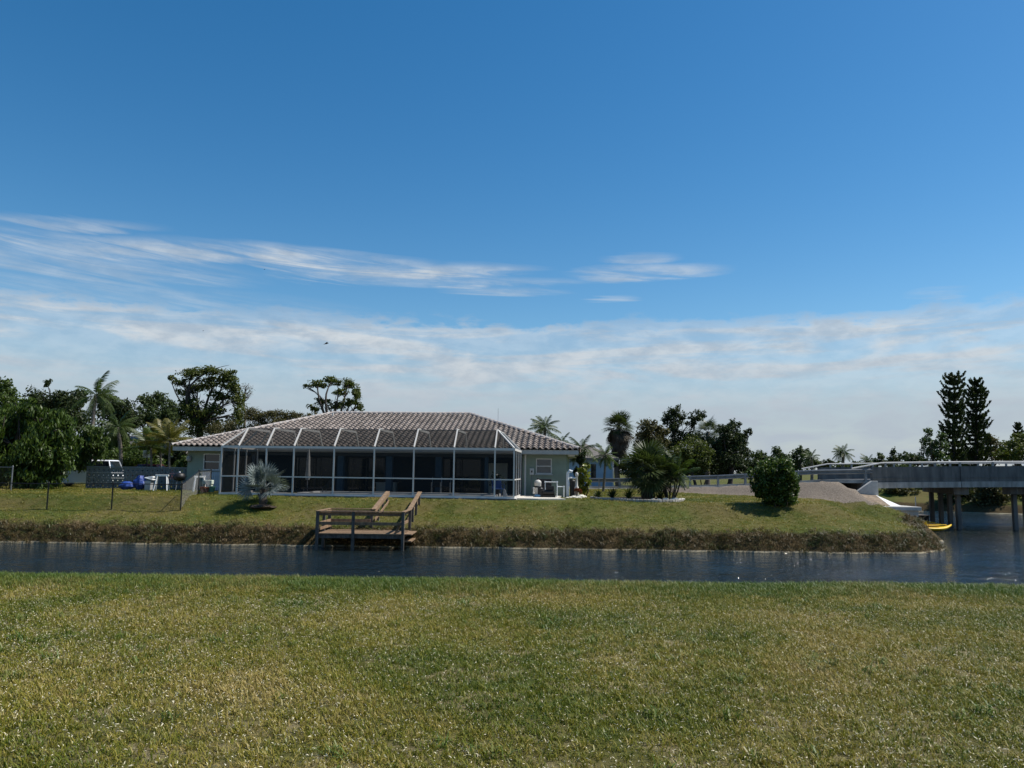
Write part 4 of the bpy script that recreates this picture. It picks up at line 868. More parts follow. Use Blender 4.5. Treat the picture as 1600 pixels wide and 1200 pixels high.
# dark work float by the abutment
q = onz(1452, 818, 0); fl_ = empty('floating_dock', (q.x, q.y+2.6, 0), 'black floating platform moored under the bridge beside the sea wall', 'float'); MB().bb((q.x-1.2, q.y+2.0, -.1), (q.x+1.1, q.y+3.6, .42)).build('hull', bk, fl_, bevel=.04); MB().bb((q.x-1.25, q.y+1.95, .421), (q.x+1.15, q.y+3.65, .47)).build('decking', wood2, fl_)

# ------------------------------------------------------------------ vegetation
LM = {
 'glossy': leafmat('glossy_dark_leaf', (0.046, 0.08, 0.014), (0.095, 0.14, 0.02), .45, .25, .28),
 'broad': leafmat('broad_green_leaf', (0.055, 0.088, 0.018), (0.1, 0.138, 0.028), .5, .28, .25),
 'oak': leafmat('oak_leaf', (0.068, 0.09, 0.018), (0.125, 0.135, 0.025), .55, .28, .25),
 'olive': leafmat('olive_scrub_leaf', (0.08, 0.076, 0.028), (0.125, 0.108, 0.042), .6, .25, .2),
 'dark': leafmat('dark_evergreen_leaf', (0.032, 0.048, 0.016), (0.06, 0.078, 0.022), .55, .22, .25),
 'far': leafmat('far_green_leaf', (0.055, 0.08, 0.028), (0.085, 0.11, 0.036), .6, .25, .2),
 'light': leafmat('light_green_leaf', (.065, .105, .030), (.11, .15, .04), .5, .28),
 'golden': leafmat('golden_palm_leaf', (.10, .10, .02), (.22, .17, .03), .45, .25),
 'palm': leafmat('palm_leaf', (0.05, 0.078, 0.018), (0.095, 0.125, 0.03), .45, .25, .25),
 'sabal': leafmat('fan_palm_leaf', (0.045, 0.064, 0.018), (0.09, 0.108, 0.032), .45, .22, .3),
 'dead': leafmat('dead_frond', (.075, .060, .040), (.12, .095, .06), .8, .1),
 'silver': leafmat('silver_fan_leaf', (.12, .15, .14), (.24, .275, .26), .45, .10, .5),
 'croton': leafmat('croton_leaf', (.16, .19, .015), (.30, .27, .02), .4, .25), 'red': leafmat('red_leaf', (.16, .04, .01), (.26, .08, .02), .5, .2)}
bark = mat('grey_bark', (.12, .095, .075), .95, .3, 5, bump=.8, bscale=14); bark2 = mat('dark_bark', (.055, .043, .034), .95, .3, 5, bump=.8, bscale=14); pbark = mat('palm_trunk', (.16, .135, .11), .95, .3, 4, bump=.9, bscale=9, stretch=(1, 1, 5))
def bend(a, b, sag=.15, n=6, jit=.08):
    a, b = Vector(a), Vector(b); L = (b-a).length; out = []
    off = Vector((RNG.normal(0, jit), RNG.normal(0, jit), 0))*L
    for i in range(n+1): f = i/n; p = a.lerp(b, f); w = 4*f*(1-f); out.append(p + off*w + Vector((0, 0, sag*L*w*.5)))
    return out
def tree(name, label, cat, px, Y, lobes, lm, leaf=.2, dens=2.2, tr=.18, group=None, twigs=0, fork=None, wr=.48, clump=.42, bk_=bark2, core=.25, stems=1, droop=False, grow=1.14):
    base = fp(px, Y); sc = Y/F; o = empty(name, base, label, cat, group); L3 = []
    for l in lobes:
        c = at(l[0], l[1], Y+(l[4] if len(l) > 4 else RNG.normal(0, .35)*l[2]*sc)); L3.append((c, l[2]*sc*grow, l[3]*sc*grow))
    if tr:
        mid = sum((c for c, _, _ in L3), Vector())/len(L3)
        zf = base.z + (fork if fork else .45)*(mid.z-base.z); t0 = MB()
        for sidx in range(stems):
            b0 = base + Vector((RNG.normal(0, .12), RNG.normal(0, .12), -.2))*(1 if stems > 1 else 0) - Vector((0, 0, .15)); f0 = Vector((base.x+(mid.x-base.x)*.5, base.y, zf)) + (Vector((RNG.normal(0, .3), RNG.normal(0, .3), 0)) if stems > 1 else Vector())
            t0.tube(bend(b0, f0, 0, 5, .03), [tr*1.25, tr, tr*.92, tr*.88, tr*.84, tr*.8], 9)
            for i, (c, rx, rz_) in enumerate(L3):
                if stems > 1 and i % stems != sidx: continue
                r_ = tr*.62*min(1, .35+.65*rx/max(l[1] for l in L3)); pts = bend(f0, c, .10, 6, .10); t0.tube(pts, [r_*(1-.72*k/6) for k in range(7)], 6)
                for _ in range(twigs):
                    e = c + Vector((RNG.normal(0, .5)*rx, RNG.normal(0, .5)*rx, RNG.normal(.15, .45)*rz_)); t0.tube(bend(pts[RNG.integers(3, 7)], e, .05, 4, .12), [r_*.32, r_*.27, r_*.2, r_*.14, r_*.06], 5)
        t0.build('trunk', bk_, o, smooth=True)
    Cs, Ns = [], []
    for c, rx, rz_ in L3:
        n = int(dens*math.pi*rx*rz_/(.11*leaf*leaf*(wr/.48))); K = max(9, int(22*(rx*rz_)**.35*(.36/clump)))
        dirs = unit(RNG.normal(size=(K, 3))); rad = RNG.uniform(core, 1.0, (K, 1)); ry = (rx+rz_)/2
        kc = dirs*rad*np.array([rx, ry, rz_])*.86; idx = RNG.integers(0, K, n); sz = clump*RNG.uniform(.65, 1.3, K)
        g = RNG.normal(size=(n, 3)); g = g/np.linalg.norm(g, axis=1, keepdims=True)*RNG.random((n, 1))**.45
        off = g*sz[idx][:, None]*np.array([rx, ry, rz_])
        Cs.append(kc[idx]+off+np.array(c)); Ns.append(unit(off/np.array([rx, ry, rz_]))*1.1+np.array([0, 0, .5]))
    C = np.concatenate(Cs); N = np.concatenate(Ns); ax_ = None
    if droop: ax_ = RNG.normal(size=C.shape)*.5+np.array([0, 0, -1.0])
    Vv, Ff = leaves(C, leaf, wr, N, ax_); cm = npmesh('crown', Vv-np.array(base), Ff, RNG.random(len(Ff))); link('crown', cm, LM[lm], o); return o
# --- fronds
def pinnate(L, n, leaflet, droop, seed, hang=.5, wid=.045):
    rg = np.random.default_rng(seed); V, Fc = [], []; P = []
    for i in range(13): f = i/12; P.append(np.array([L*f*(1-.12*droop*f), 0, L*(.30*f-droop*f*f)]))
    P = np.array(P); sgm = np.linspace(0, 1, 13)
    def pt(f): return np.array([np.interp(f, sgm, P[:, k]) for k in range(3)])
    b = MB(); b.tube([Vector(p) for p in P], [.03*(1-.85*i/12)+.004 for i in range(13)], 4); V = [np.array(v) for v in b.v]; Fc = [f for f in b.f if len(f) == 4]
    for i in range(n):
        f = .12+.88*(i+.5)/n; p = pt(f); tdir = pt(min(1, f+.02))-pt(f-.02); tdir /= np.linalg.norm(tdir)
        ll = leaflet*(math.sin(math.pi*(.12+.80*f))**.7)*rg.uniform(.85, 1.15)
        for sg_ in (-1, 1):
            d = np.array([0, sg_*1.0, 0])*.75 + tdir*.62 + np.array([0, 0, -hang*rg.uniform(.5, 1.3)]); d /= np.linalg.norm(d); w = wid*rg.uniform(.8, 1.2); wv_ = tdir*w
            q = p+d*ll*.5+np.array([0, 0, .04*ll]); e = p+d*ll+np.array([0, 0, -hang*.25*ll]); k = len(V)
            V += [p-wv_*.4, p+wv_*.4, q+wv_*.6, q-wv_*.6, e+wv_*.08, e-wv_*.08]; Fc += [(k, k+1, k+2, k+3), (k+3, k+2, k+4, k+5)]
    V = np.array(V); Fc = np.array(Fc); return npmesh('frond', V, Fc, rg.random(len(Fc)))
def fanleaf(pet, R_, nseg, spread, seed, w=.06, curl=.12, split=.45):
    rg = np.random.default_rng(seed); b = MB(); b.tube([(0, 0, 0), (pet*.5, 0, pet*.03), (pet, 0, 0)], [.028, .02, .016], 5); V = [np.array(v) for v in b.v]; Fc = [f for f in b.f if len(f) == 4]; h = np.array([pet, 0, 0])
    for i in range(nseg):
        a = R(spread)*((i+.5)/nseg-.5); r_ = R_*(1-.22*(abs(a)/R(spread/2))**2)*rg.uniform(.93, 1.05); d = np.array([math.cos(a), math.sin(a), 0]); s_ = np.array([-math.sin(a), math.cos(a), 0]); fold = (.03 if i % 2 else -.03)
        m1 = h+d*r_*split+np.array([0, 0, fold*r_+.06*r_]); e = h+d*r_+np.array([0, 0, -curl*r_*rg.uniform(.6, 1.4)]); ww = R(spread)/nseg*r_*split*.56; k = len(V)
        V += [h, m1-s_*ww, m1+s_*ww, (m1+e)/2-s_*ww*.62+np.array([0, 0, .02*r_]), (m1+e)/2+s_*ww*.62+np.array([0, 0, .02*r_]), e]; Fc += [(k, k+1, k+2, k), (k+1, k+3, k+4, k+2), (k+3, k+5, k+5, k+4)]
    tri = [f for f in Fc]; me = bpy.data.meshes.new('frond'); me.from_pydata([tuple(v) for v in V], [], [tuple(dict.fromkeys(int(x) for x in f)) for f in tri]); me.update()
    a_ = me.attributes.new('rnd', 'FLOAT', 'FACE'); a_.data.foreach_set('value', rg.random(len(me.polygons)).astype(np.float32)); return me
FR = {}
def fronds(o, hub, metas, items, nm='frond'):        # items (azimuth, pitch, scale, twist)
    org = ORG[o]
    for i, (a, p, s_, tw_) in enumerate(items):
        f = bpy.data.objects.new(nm, metas[i % len(metas)]); COL.objects.link(f); f.parent = o
        f.matrix_local = Matrix.Translation(Vector(hub)-org) @ Matrix.Rotation(a, 4, 'Z') @ Matrix.Rotation(-p, 4, 'Y') @ Matrix.Rotation(tw_, 4, 'X') @ Matrix.Scale(s_, 4)
def variants(key, fn, lm, k=3):
    kk = (key, lm)
    if kk not in FR:
        FR[kk] = [fn(i) for i in range(k)]
        for m_ in FR[kk]: m_.materials.append(LM[lm])
    return FR[kk]
coco = lambda i: pinnate(2.4, 30, .62, .42+.10*i, 40+i, .75); areca = lambda i: pinnate(1.7, 24, .45, .25+.10*i, 50+i, .35, .05); fan = lambda i: fanleaf(.8, .95, 26, 250, 60+i); silverf = lambda i: fanleaf(.62, .72, 24, 240, 70+i, curl=.0, split=.5)
def palm(name, label, px, Y, hub_py, lm, fn, key, n, size=1.0, tr=.14, hub_px=None, lean=0, pmin=-50, pmax=75, group=None, wind=None, trunk_m=None, az0=None, cat='palm tree', boots=False):
    base = fp(px, Y); o = empty(name, base, label, cat, group); hub = at(hub_px if hub_px else px, hub_py, Y+lean)
    if tr:
        pts = bend(base-Vector((0, 0, .2)), hub, 0, 10, .03); MB().tube(pts, [tr*(1.25-.35*i/10)*(1+.04*(i % 2)) for i in range(11)], 10).build('trunk', trunk_m or pbark, o)
    its = []
    for i in range(n):
        f = (i+.5)/n; a = i*2.39996+RNG.normal(0, .15); p = R(pmax-(pmax-pmin)*f**.85)
        if wind is not None: a = a + .55*math.sin(wind-a)
        its.append((a, p, size*RNG.uniform(.85, 1.12), RNG.normal(0, .25)))
    fronds(o, hub, variants(key, fn, lm), its); return o

# left side -----------------------------------------------------------
tree('mango_tree', 'big dark tree with drooping glossy leaves beside the canal fence', 'tree', 52, 45, [(30,665,40,28),(80,662,30,24),(8,690,38,38),(62,700,48,40),(98,705,22,34),(-25,680,40,45),(20,738,48,26),(70,742,36,22),(40,752,40,18),(112,690,14,22),(-40,730,45,35),(50,640,26,16)], 'glossy', .30, 1.9, .28, twigs=3, wr=.30, droop=True, clump=.34, fork=.5)
tree('broadleaf_tree', 'bushy mid green tree between the big dark tree and the breeze block wall', 'tree', 138, 47.6+1.2, [(132,690,18,22),(150,702,18,18),(128,718,18,18),(162,695,10,12),(148,676,16,14)], 'broad', .24, 1.9, .10, twigs=2, wr=.36, droop=True)
BG = 'tall trees behind the yard'
for nm_, lb, px, Y, lobes, lm, lf in [
 ('shade_tree', 'tall dense tree rising behind the big dark tree by the fence', 12, 64, [(5,615,22,22),(22,635,24,22),(-20,625,30,30),(10,660,35,30),(-10,594,14,10)], 'broad', .30),
 ('shade_tree', 'dark rounded tree standing just behind the leaning coconut palm', 112, 66, [(100,628,24,18),(125,622,22,16),(75,632,22,18),(55,625,18,16),(110,655,40,28),(60,660,34,28)], 'dark', .30),
 ('shade_tree', 'dark domed tree between the two coconut palms', 182, 68, [(172,632,22,20),(195,640,22,18),(182,660,34,26),(208,655,16,16),(160,620,14,12)], 'dark', .28),
 ('shade_tree', 'grey green feathery tree standing left of the spreading oak', 243, 72, [(232,630,16,14),(250,626,16,13),(240,652,24,20),(262,645,16,16),(222,655,16,16),(255,672,26,18)], 'far', .26)]:
    tree(nm_, lb, 'tree', px, Y, lobes, lm, lf, 1.8, .22, BG, twigs=2)
tree('pine_top', 'slender treetop tuft poking above the row behind the big dark tree', 'tree', 74, 78, [(75,596,6,5),(72,603,5,4)], 'dark', .22, 1.8, .07, twigs=2, fork=.9)
for i, (px, w_, tp_, lb) in enumerate([(168, 26, 700, 'leafy hedge shrub under the shorter coconut palm'), (205, 24, 705, 'leafy hedge shrub in front of the dark red car'), (128, 24, 715, 'leafy hedge shrub behind the white utility car'), (288, 16, 712, 'dim leafy shrub squeezed against the green house end wall')]):
    tree('hedge_shrub', lb, 'shrub', px, 62+i*.8, [(px-w_*.4, tp_+14, w_*.6, 14), (px+w_*.4, tp_+12, w_*.6, 13), (px, tp_+24, w_*.8, 14)], 'broad', .2, 2.0, .05, 'hedge shrubs behind the breeze block wall', stems=2)
for i, (px, tp_, lm_, lb) in enumerate([(-30, 690, 'dark', 'dim understorey tree at the back of the big dark tree beyond the fence end'), (30, 690, 'dark', 'dim understorey tree right behind the trunk of the big dark tree'), (88, 686, 'dark', 'dim understorey tree behind the bonnet of the white utility car'), (150, 684, 'broad', 'leafy understorey tree behind the cabin of the white utility car'), (212, 682, 'broad', 'leafy understorey tree above the dark red car'), (262, 690, 'dark', 'dim understorey tree behind the cane palms')]):
    tree('understorey_tree', lb, 'tree', px, 67+i % 3, [(px-20, tp_+12, 22, 18), (px+18, tp_+10, 22, 18), (px, tp_+34, 34, 20), (px-22, tp_+44, 20, 14), (px+22, tp_+44, 20, 14)], lm_, .28, 1.9, .1, 'understorey trees behind the yard', stems=2)
palm('coconut_palm', 'leaning coconut palm with windblown fronds above the broadleaf trees', 143, 52, 618, 'palm', coco, 'coco', 18, .72, .11, hub_px=150, pmin=-65, pmax=85, wind=R(20))
palm('coconut_palm', 'shorter coconut palm with pale trunk behind the breeze block wall', 183, 55, 668, 'palm', coco, 'coco', 18, .68, .12, pmin=-55, pmax=70)
for px, hy, lb, Yq in [(236, 700, 'golden cane palm beside the two white notice panels', 56), (250, 692, 'golden cane palm between the notice panels and the house eave', 58.5), (266, 690, 'yellowest cane palm touching the corner of the house eave', 55)]:
    palm('cane_palm', lb, px, Yq, hy, 'golden' if px > 240 else 'palm', areca, 'areca', 15, 1.15, .07, pmin=-20, pmax=80, group='cane palms by the house')
tree('spreading_oak', 'tall spreading tree with layered crown and bare dark limbs behind the house', 'tree', 303, 78, [(300,585,20,11),(328,579,22,9),(352,588,20,12),(282,597,13,7),(268,592,7,5),(335,598,24,9),(364,604,14,14),(310,606,20,8),(372,626,12,16),(345,618,20,9),(290,612,13,7),(292,640,24,18),(328,645,22,16),(370,650,16,18),(310,665,30,18),(275,650,14,16)], 'oak', .26, 1.7, .36, twigs=5, fork=.62, clump=.40)
tree('bare_tree', 'leafless grey tree with fine twigs at the edge of the spreading crown', 'tree', 378, 82, [(385,605,9,9),(392,614,7,8),(380,618,8,10)], 'olive', .10, .10, .16, twigs=14, fork=.75, bk_=bark)
tree('umbrella_pine', 'flat topped tree with open crown and twisted limbs rising above the roof', 'tree', 524, 80, [(497,600,16,7),(520,594,16,7),(543,600,16,8),(557,614,10,12),(477,603,6,4),(530,612,14,6),(504,628,14,7),(548,630,16,8),(524,634,14,7),(562,636,8,8),(490,638,10,6)], 'oak', .26, 1.7, .28, twigs=5, fork=.55, clump=.40)
for px, lobes, lb in [(345, [(340,670,22,14),(362,668,18,15),(350,690,28,16)], 'olive scrub tree under the spreading crown behind the left eave'), (402, [(395,650,20,13),(412,655,16,12),(405,672,26,16)], 'olive scrub tree with loose crown behind the left hip of the roof'), (432, [(428,647,17,11),(446,651,15,10),(436,665,22,14)], 'olive scrub tree with the tallest twigs behind the left hip of the roof'), (470, [(463,651,15,9),(482,653,14,9),(472,663,20,10)], 'olive scrub tree beside the flat topped tree behind the roof')]:
    tree('scrub_tree', lb, 'tree', px, 72, lobes, 'olive', .17, 1.25, .10, 'scrub trees behind the roof', twigs=7, bk_=bark)

# silver palm on the lawn
base = fp(410, 37.6); o = empty('silver_fan_palm', base, 'silvery blue fan palm standing alone on the lawn before the cage', 'palm tree')
MB().tube([base-Vector((0, 0, .1)), base+Vector((0, 0, .25)), base+Vector((.01, 0, .6)), base+Vector((0, 0, .85))], [.19, .17, .15, .10], 12).build('trunk', bark2, o)
for k in range(9): a = k*2.4; MB().bar(base+Vector((.12*math.cos(a), .12*math.sin(a), .06+.07*k)), base+Vector((.22*math.cos(a), .22*math.sin(a), .30+.07*k)), .09, .025, (0, 1, 0)).build('leaf_base', pbark, o)
its = [(i*2.39996+RNG.normal(0, .2), R(82-96*((i+.5)/20)), RNG.uniform(.9, 1.12), RNG.normal(0, .7)) for i in range(20)]
fronds(o, base+Vector((0, 0, .85)), variants('silverf', silverf, 'silver'), its)
mul = mat('mulch', (.07, .05, .035), .95, .4, 12, bump=1, bscale=30); q = base
solo(lump(q-Vector((0, 0, .14)), (.62, .5, .22), 77, 14), 'mulch_mound', mul, q, 'small brown mulch mound around the silvery fan palm', 'mulch')

# right side ----------------------------------------------------------
palm('coconut_palm', 'coconut palm with arching fronds rising behind the right roof hip', 852, 66, 670, 'palm', coco, 'coco', 22, .66, .14, pmin=-40, pmax=80, wind=R(170))
palm('coconut_palm', 'small palm crown peeping just over the roof eave', 878, 64, 692, 'palm', coco, 'coco', 14, .5, .12, pmin=-35, pmax=70, wind=R(170))
palm('coconut_palm', 'slim palm with glossy fronds between the eave and the blue house', 908, 55, 704, 'palm', coco, 'coco', 18, .58, .10, pmin=-45, pmax=75, wind=R(160))
palm('coconut_palm', 'young palm with a thin dark trunk before the blue house wall', 942, 52, 712, 'palm', areca, 'areca', 18, .62, .075, pmin=-60, pmax=70, hub_px=946)
o = palm('cabbage_palm', 'tall cabbage palm with a shaggy skirt of dead fronds behind the blue house', 967, 66, 668, 'sabal', fan, 'fan', 30, .95, .2, pmin=-30, pmax=85)
hub = at(967, 672, 66); fronds(o, hub+Vector((0, 0, .3)), variants('fan', fan, 'dead'), [(i*2.4, R(-40-40*RNG.random()), RNG.uniform(.8, 1.2), RNG.normal(0, .3)) for i in range(26)], 'dead_frond')
fronds(o, hub-Vector((0, 0, .3)), variants('fan', fan, 'dead'), [(i*2.4+.8, R(-55-30*RNG.random()), RNG.uniform(.8, 1.2), RNG.normal(0, .3)) for i in range(16)], 'dead_frond')
fronds(o, hub-Vector((0, 0, 1.1)), variants('fan', fan, 'dead'), [(i*2.4+.3, R(-58-26*RNG.random()), RNG.uniform(.6, 1.0), RNG.normal(0, .3)) for i in range(14)], 'dead_frond')
trees_r = [
 ('broadleaf_tree', 'reddish dark tree beside the shaggy cabbage palm', 1022, 61, [(1018,668,16,14),(1032,676,14,14),(1020,695,22,18),(1005,690,14,16)], 'olive', .20, 1.6, .14, 3),
 ('broadleaf_tree', 'tall open tree with two clumped tops on thin stems behind the guard rail', 1066, 62, [(1054,643,12,9),(1042,655,10,10),(1062,650,9,9),(1088,651,11,8),(1080,661,9,6),(1097,648,6,6),(1056,668,14,10),(1078,685,16,14),(1050,690,18,16)], 'dark', .20, 1.7, .15, 4),
 ('broadleaf_tree', 'dense dark tree with jagged outline at the end of the tree row', 1140, 60, [(1145,668,12,10),(1132,675,12,12),(1155,685,14,12),(1165,680,5,7),(1140,695,22,18),(1160,705,12,10),(1125,700,20,20),(1145,715,24,16),(1172,676,4,6)], 'dark', .20, 2.0, .20, 3),
 ('broadleaf_tree', 'mid green understorey tree between the jagged dark tree and the sabal palm', 1088, 59, [(1085,705,20,18),(1065,712,18,18),(1100,715,18,18),(1080,728,26,14),(1040,722,20,16)], 'oak', .19, 1.8, .12, 3)]
for nm_, lb, px, Y, lobes, lm, lf, dn_, tr_, tw_ in trees_r: tree(nm_, lb, 'tree', px, Y, lobes, lm, lf, dn_, tr_, 'trees along the approach road', twigs=tw_, clump=.40, grow=1.3)
palm('cabbage_palm', 'cabbage palm crown pressed between the open tree and the jagged dark tree', 1106, 63, 676, 'sabal', fan, 'fan', 22, .85, .16, pmin=-70, pmax=80)
for px, lb in [(1135, 'low dark shrub behind the guard rail under the jagged tree'), (1020, 'low dark shrub behind the guard rail near the blue house'), (1168, 'low dark shrub behind the guard rail next to the round bush'), (1062, 'low dark shrub behind the guard rail under the open tree'), (1098, 'low dark shrub behind the guard rail under the pressed cabbage palm'), (988, 'low dark shrub behind the guard rail at the foot of the shaggy palm')]:
    tree('roadside_shrub', lb, 'shrub', px, 66, [(px-14,724,18,14),(px+12,727,18,13),(px,738,26,10)], 'dark', .2, 2.2, .05, 'shrubs behind the guard rail', stems=2)
# foreground sabal with multi stem palm in the edged bed
o = palm('sabal_palm', 'stout fan palm with thick dark trunk in the white edged bed', 1012, 40.6, 738, 'sabal', fan, 'fan', 38, 1.06, .26, pmin=-48, pmax=85, trunk_m=bark2)
hb = at(1012, 738, 40.6); gb = ORG[o]
fronds(o, hb-Vector((0, 0, .1)), variants('fan', fan, 'dead'), [(i*1.3, R(-60-20*RNG.random()), RNG.uniform(.55, .8), RNG.normal(0, .3)) for i in range(6)], 'dead_frond')
for k in range(26):
    a = k*2.4; z = gb.z+.1+(hb.z-gb.z-.25)*k/26; r_ = .25
    MB().bar((gb.x+r_*math.cos(a), gb.y+r_*math.sin(a), z-.06), (gb.x+(r_+.11)*math.cos(a), gb.y+(r_+.11)*math.sin(a), z+.14), .10, .03, (0, 1, 0)).build('leaf_boot', bark2, o)
base = fp(1046, 40.4); o = empty('clump_palm', base, 'many stemmed clump palm beside the stout fan palm in the edged bed', 'palm tree')
for k in range(8):
    a = k*.8; e = base+Vector((math.cos(a)*.55, math.sin(a)*.4, 1.25+.35*RNG.random())); MB().tube(bend(base+Vector((math.cos(a)*.1, math.sin(a)*.1, -.1)), e, -.05, 5, .05), [.05, .045, .04, .035, .03, .02], 7).build('stem', pbark if k % 2 else bark2, o)
    fronds(o, e, variants('areca', areca, 'palm'), [(a+RNG.normal(0, .9)+j*2.1, R(82-22*j), RNG.uniform(.5, .78), RNG.normal(0, .4)) for j in range(7)])
bed_c = [fp(924, 41.3), fp(935, 39.9), fp(955, 39.3), fp(980, 38.9), fp(1005, 38.7), fp(1030, 38.7), fp(1052, 39.0), fp(1066, 39.6), fp(1063, 40.8), fp(1035, 42.2), fp(990, 42.6), fp(945, 42.2)]
mb = MB(); cen = sum(bed_c, Vector())/len(bed_c); cen.z = gz(cen.x, cen.y)+.05; n = len(bed_c); mb.add([p+Vector((0, 0, .05)) for p in bed_c]+[p+Vector((0, 0, -.3)) for p in bed_c]+[cen], [(i, (i+1) % n, 2*n) for i in range(n)]+[(i, n+i, n+(i+1) % n, (i+1) % n) for i in range(n)])
solo(mb, 'garden_bed', mul, cen, 'dark mulched garden bed around the stout fan palm', 'garden bed')
edg = empty('bed_edging', bed_c[0], 'curved white stone edging round the mulched palm bed', 'edging')
def bez(P, f): i = min(int(f*(len(P)-1)), len(P)-2); return P[i].lerp(P[i+1], f*(len(P)-1)-i)
Pe = bed_c[:9]; NE = 34
for i in range(NE):
    p = bez(Pe, i/NE); q = bez(Pe, (i+.93)/NE); b = MB(); b.bar(p+Vector((0, 0, .055)), q+Vector((0, 0, .055)), .17, .15); b.build('edging_stone', mat('edging_white', (.46, .43, .38), .85, scale=4, col2=(.26, .24, .21), bump=.4), edg, bevel=.025)
pw = [(1056, 39.7, .13), (1061, 39.5, .11), (1050, 39.5, .10), (1040, 39.5, .12), (1066, 39.9, .12), (1030, 39.4, .09), (1020, 39.4, .09)]
for i, (px, Y, r_) in enumerate(pw):
    q = fp(px, Y)+Vector((0, 0, .1)); solo(lump(q-Vector((0, 0, .04)), (r_*1.4, r_, r_), 50+i, 7), 'bed_rock', rock, q, 'pale rock lying inside the edging at the foot of the clump palm', 'rock', 'pale rocks in the palm bed')
for px, Y, sz_, lb in [(934, 40.5, .55, 'low spiky dark plant at the tapered tip of the edged bed'), (957, 40.2, .72, 'spiky rosette plant second along the edged bed'), (983, 40.0, .68, 'spiky rosette plant nearest the stout fan palm trunk'), (1032, 39.9, .6, 'spiky dark plant between the fan palm and clump palm')]:
    base = fp(px, Y)+Vector((0, 0, .05)); o = empty('rosette_plant', base, lb, 'plant', 'spiky plants in the bed'); b = MB()
    for k in range(44):
        a = k*2.4; pt_ = R(80-60*(k/44)); d = Vector((math.cos(a)*math.cos(pt_), math.sin(a)*math.cos(pt_), math.sin(pt_))); s_ = Vector((-math.sin(a), math.cos(a), 0))*.028; m1 = base+d*sz_*.55; e = base+d*sz_-Vector((0, 0, .12*sz_))
        b.add([base-s_*.6, base+s_*.6, m1+s_, e, m1-s_], [(0, 1, 2, 4), (4, 2, 3)])
    b.build('leaves', LM['dark'] if px != 983 else LM['broad'], o)
tree('round_bush', 'large round glossy bush alone on the lawn below the guard rail', 'bush', 1213, 38.2, [(1212,752,36,36),(1195,745,22,28),(1230,748,20,28),(1212,728,28,16),(1200,775,26,20),(1228,776,20,20),(1212,785,26,12),(1186,762,14,22),(1240,765,12,22)], 'glossy', .15, 2.0, .07, stems=4, wr=.5, twigs=4, clump=.30, core=.35, grow=1.06)
tree('croton_shrub', 'yellow green leafy shrub at the right corner of the green house', 'shrub', 911, 44.2, [(915,735,9,10),(908,748,9,12),(918,752,6,9),(905,760,8,8),(914,764,7,7)], 'croton', .19, 1.9, .04, stems=3, twigs=2)
tree('climbing_shrub', 'tall dark leafy shrub behind the yellow green one by the eave', 'shrub', 908, 46.5, [(906,722,7,12),(912,712,8,9),(903,738,7,12),(914,728,6,8)], 'dark', .2, 2.0, .05, twigs=2)
tree('red_foliage_plant', 'low red leaved plant among the white rocks', 'plant', 903, 42.9, [(902,766,5,4),(907,768,4,3)], 'red', .12, 1.9, .02, stems=2)
# far tree line beyond the bridge
FT = 'distant trees beyond the road'
far_l = [(1188, 118, [(1185,712,14,10),(1198,718,14,10),(1190,728,22,9)], 'far', 'distant grey green tree behind the round bush'), (1216, 112, [(1214,706,9,8),(1222,714,12,9),(1212,726,18,10)], 'far', 'distant pointed tree above the round bush'), (1250, 115, [(1248,704,9,7),(1258,710,10,9),(1242,714,10,8),(1252,726,20,10)], 'far', 'distant feathery tree just right of the round bush'), (1276, 108, [(1272,722,12,7),(1286,726,12,6),(1296,723,6,5)], 'dark', 'distant low dark tree above the rising guard rail'), (1345, 125, [(1340,728,12,5),(1360,726,10,5)], 'far', 'very low distant tree at the start of the bridge rail'), (1376, 116, [(1374,712,7,7),(1370,722,14,7),(1388,722,14,7)], 'far', 'distant rounded tree left of the small conifer tip'), (1396, 114, [(1396,706,4,8),(1400,718,12,7)], 'dark', 'distant small conifer tip over the bridge rail'), (1418, 112, [(1416,714,12,7),(1428,718,12,7)], 'far', 'distant bushy palm thicket over the bridge rail'), (1438, 96, [(1432,718,16,9),(1444,724,14,6)], 'dark', 'dark distant thicket next to the light green tree')]
for i, (px, lb) in enumerate([(1232, 'distant low thicket between the two feathery trees past the round bush'), (1305, 'distant low thicket at the foot of the windblown palm'), (1330, 'distant low thicket just left of the bridge end'), (1405, 'distant low thicket under the small conifer tip'), (1475, 'distant low thicket at the foot of the light green tree'), (1350, 'distant low thicket under the leaning palm')]): far_l.append((px, 122+i, [(px-12, 729, 14, 6), (px+12, 728, 14, 7), (px, 734, 20, 6)], 'far', lb))
for px, Y, lobes, lm, lb in far_l: tree('distant_tree', lb, 'tree', px, Y, lobes, lm, .42, 1.9, .2, FT, twigs=1)
palm('distant_palm', 'distant windblown palm silhouetted left of the bridge end', 1318, 112, 708, 'palm', coco, 'coco', 22, .72, .2, pmin=-45, pmax=75, wind=R(180), group=None)
palm('distant_palm', 'distant leaning palm above the bridge rail by the rounded tree', 1357, 110, 720, 'palm', coco, 'coco', 18, .55, .18, pmin=-45, pmax=75, wind=R(180))
palm('distant_palm', 'distant low palm right of the round bush', 1268, 104, 715, 'palm', coco, 'coco', 18, .62, .18, pmin=-45, pmax=75, wind=R(180))
tree('light_green_tree', 'light green open tree beside the tall columnar pines', 'tree', 1456, 84, [(1450,676,8,8),(1446,688,9,9),(1456,692,9,8),(1470,682,9,9),(1474,696,10,10),(1450,706,16,11),(1468,712,14,9)], 'light', .28, 1.5, .14, twigs=4)
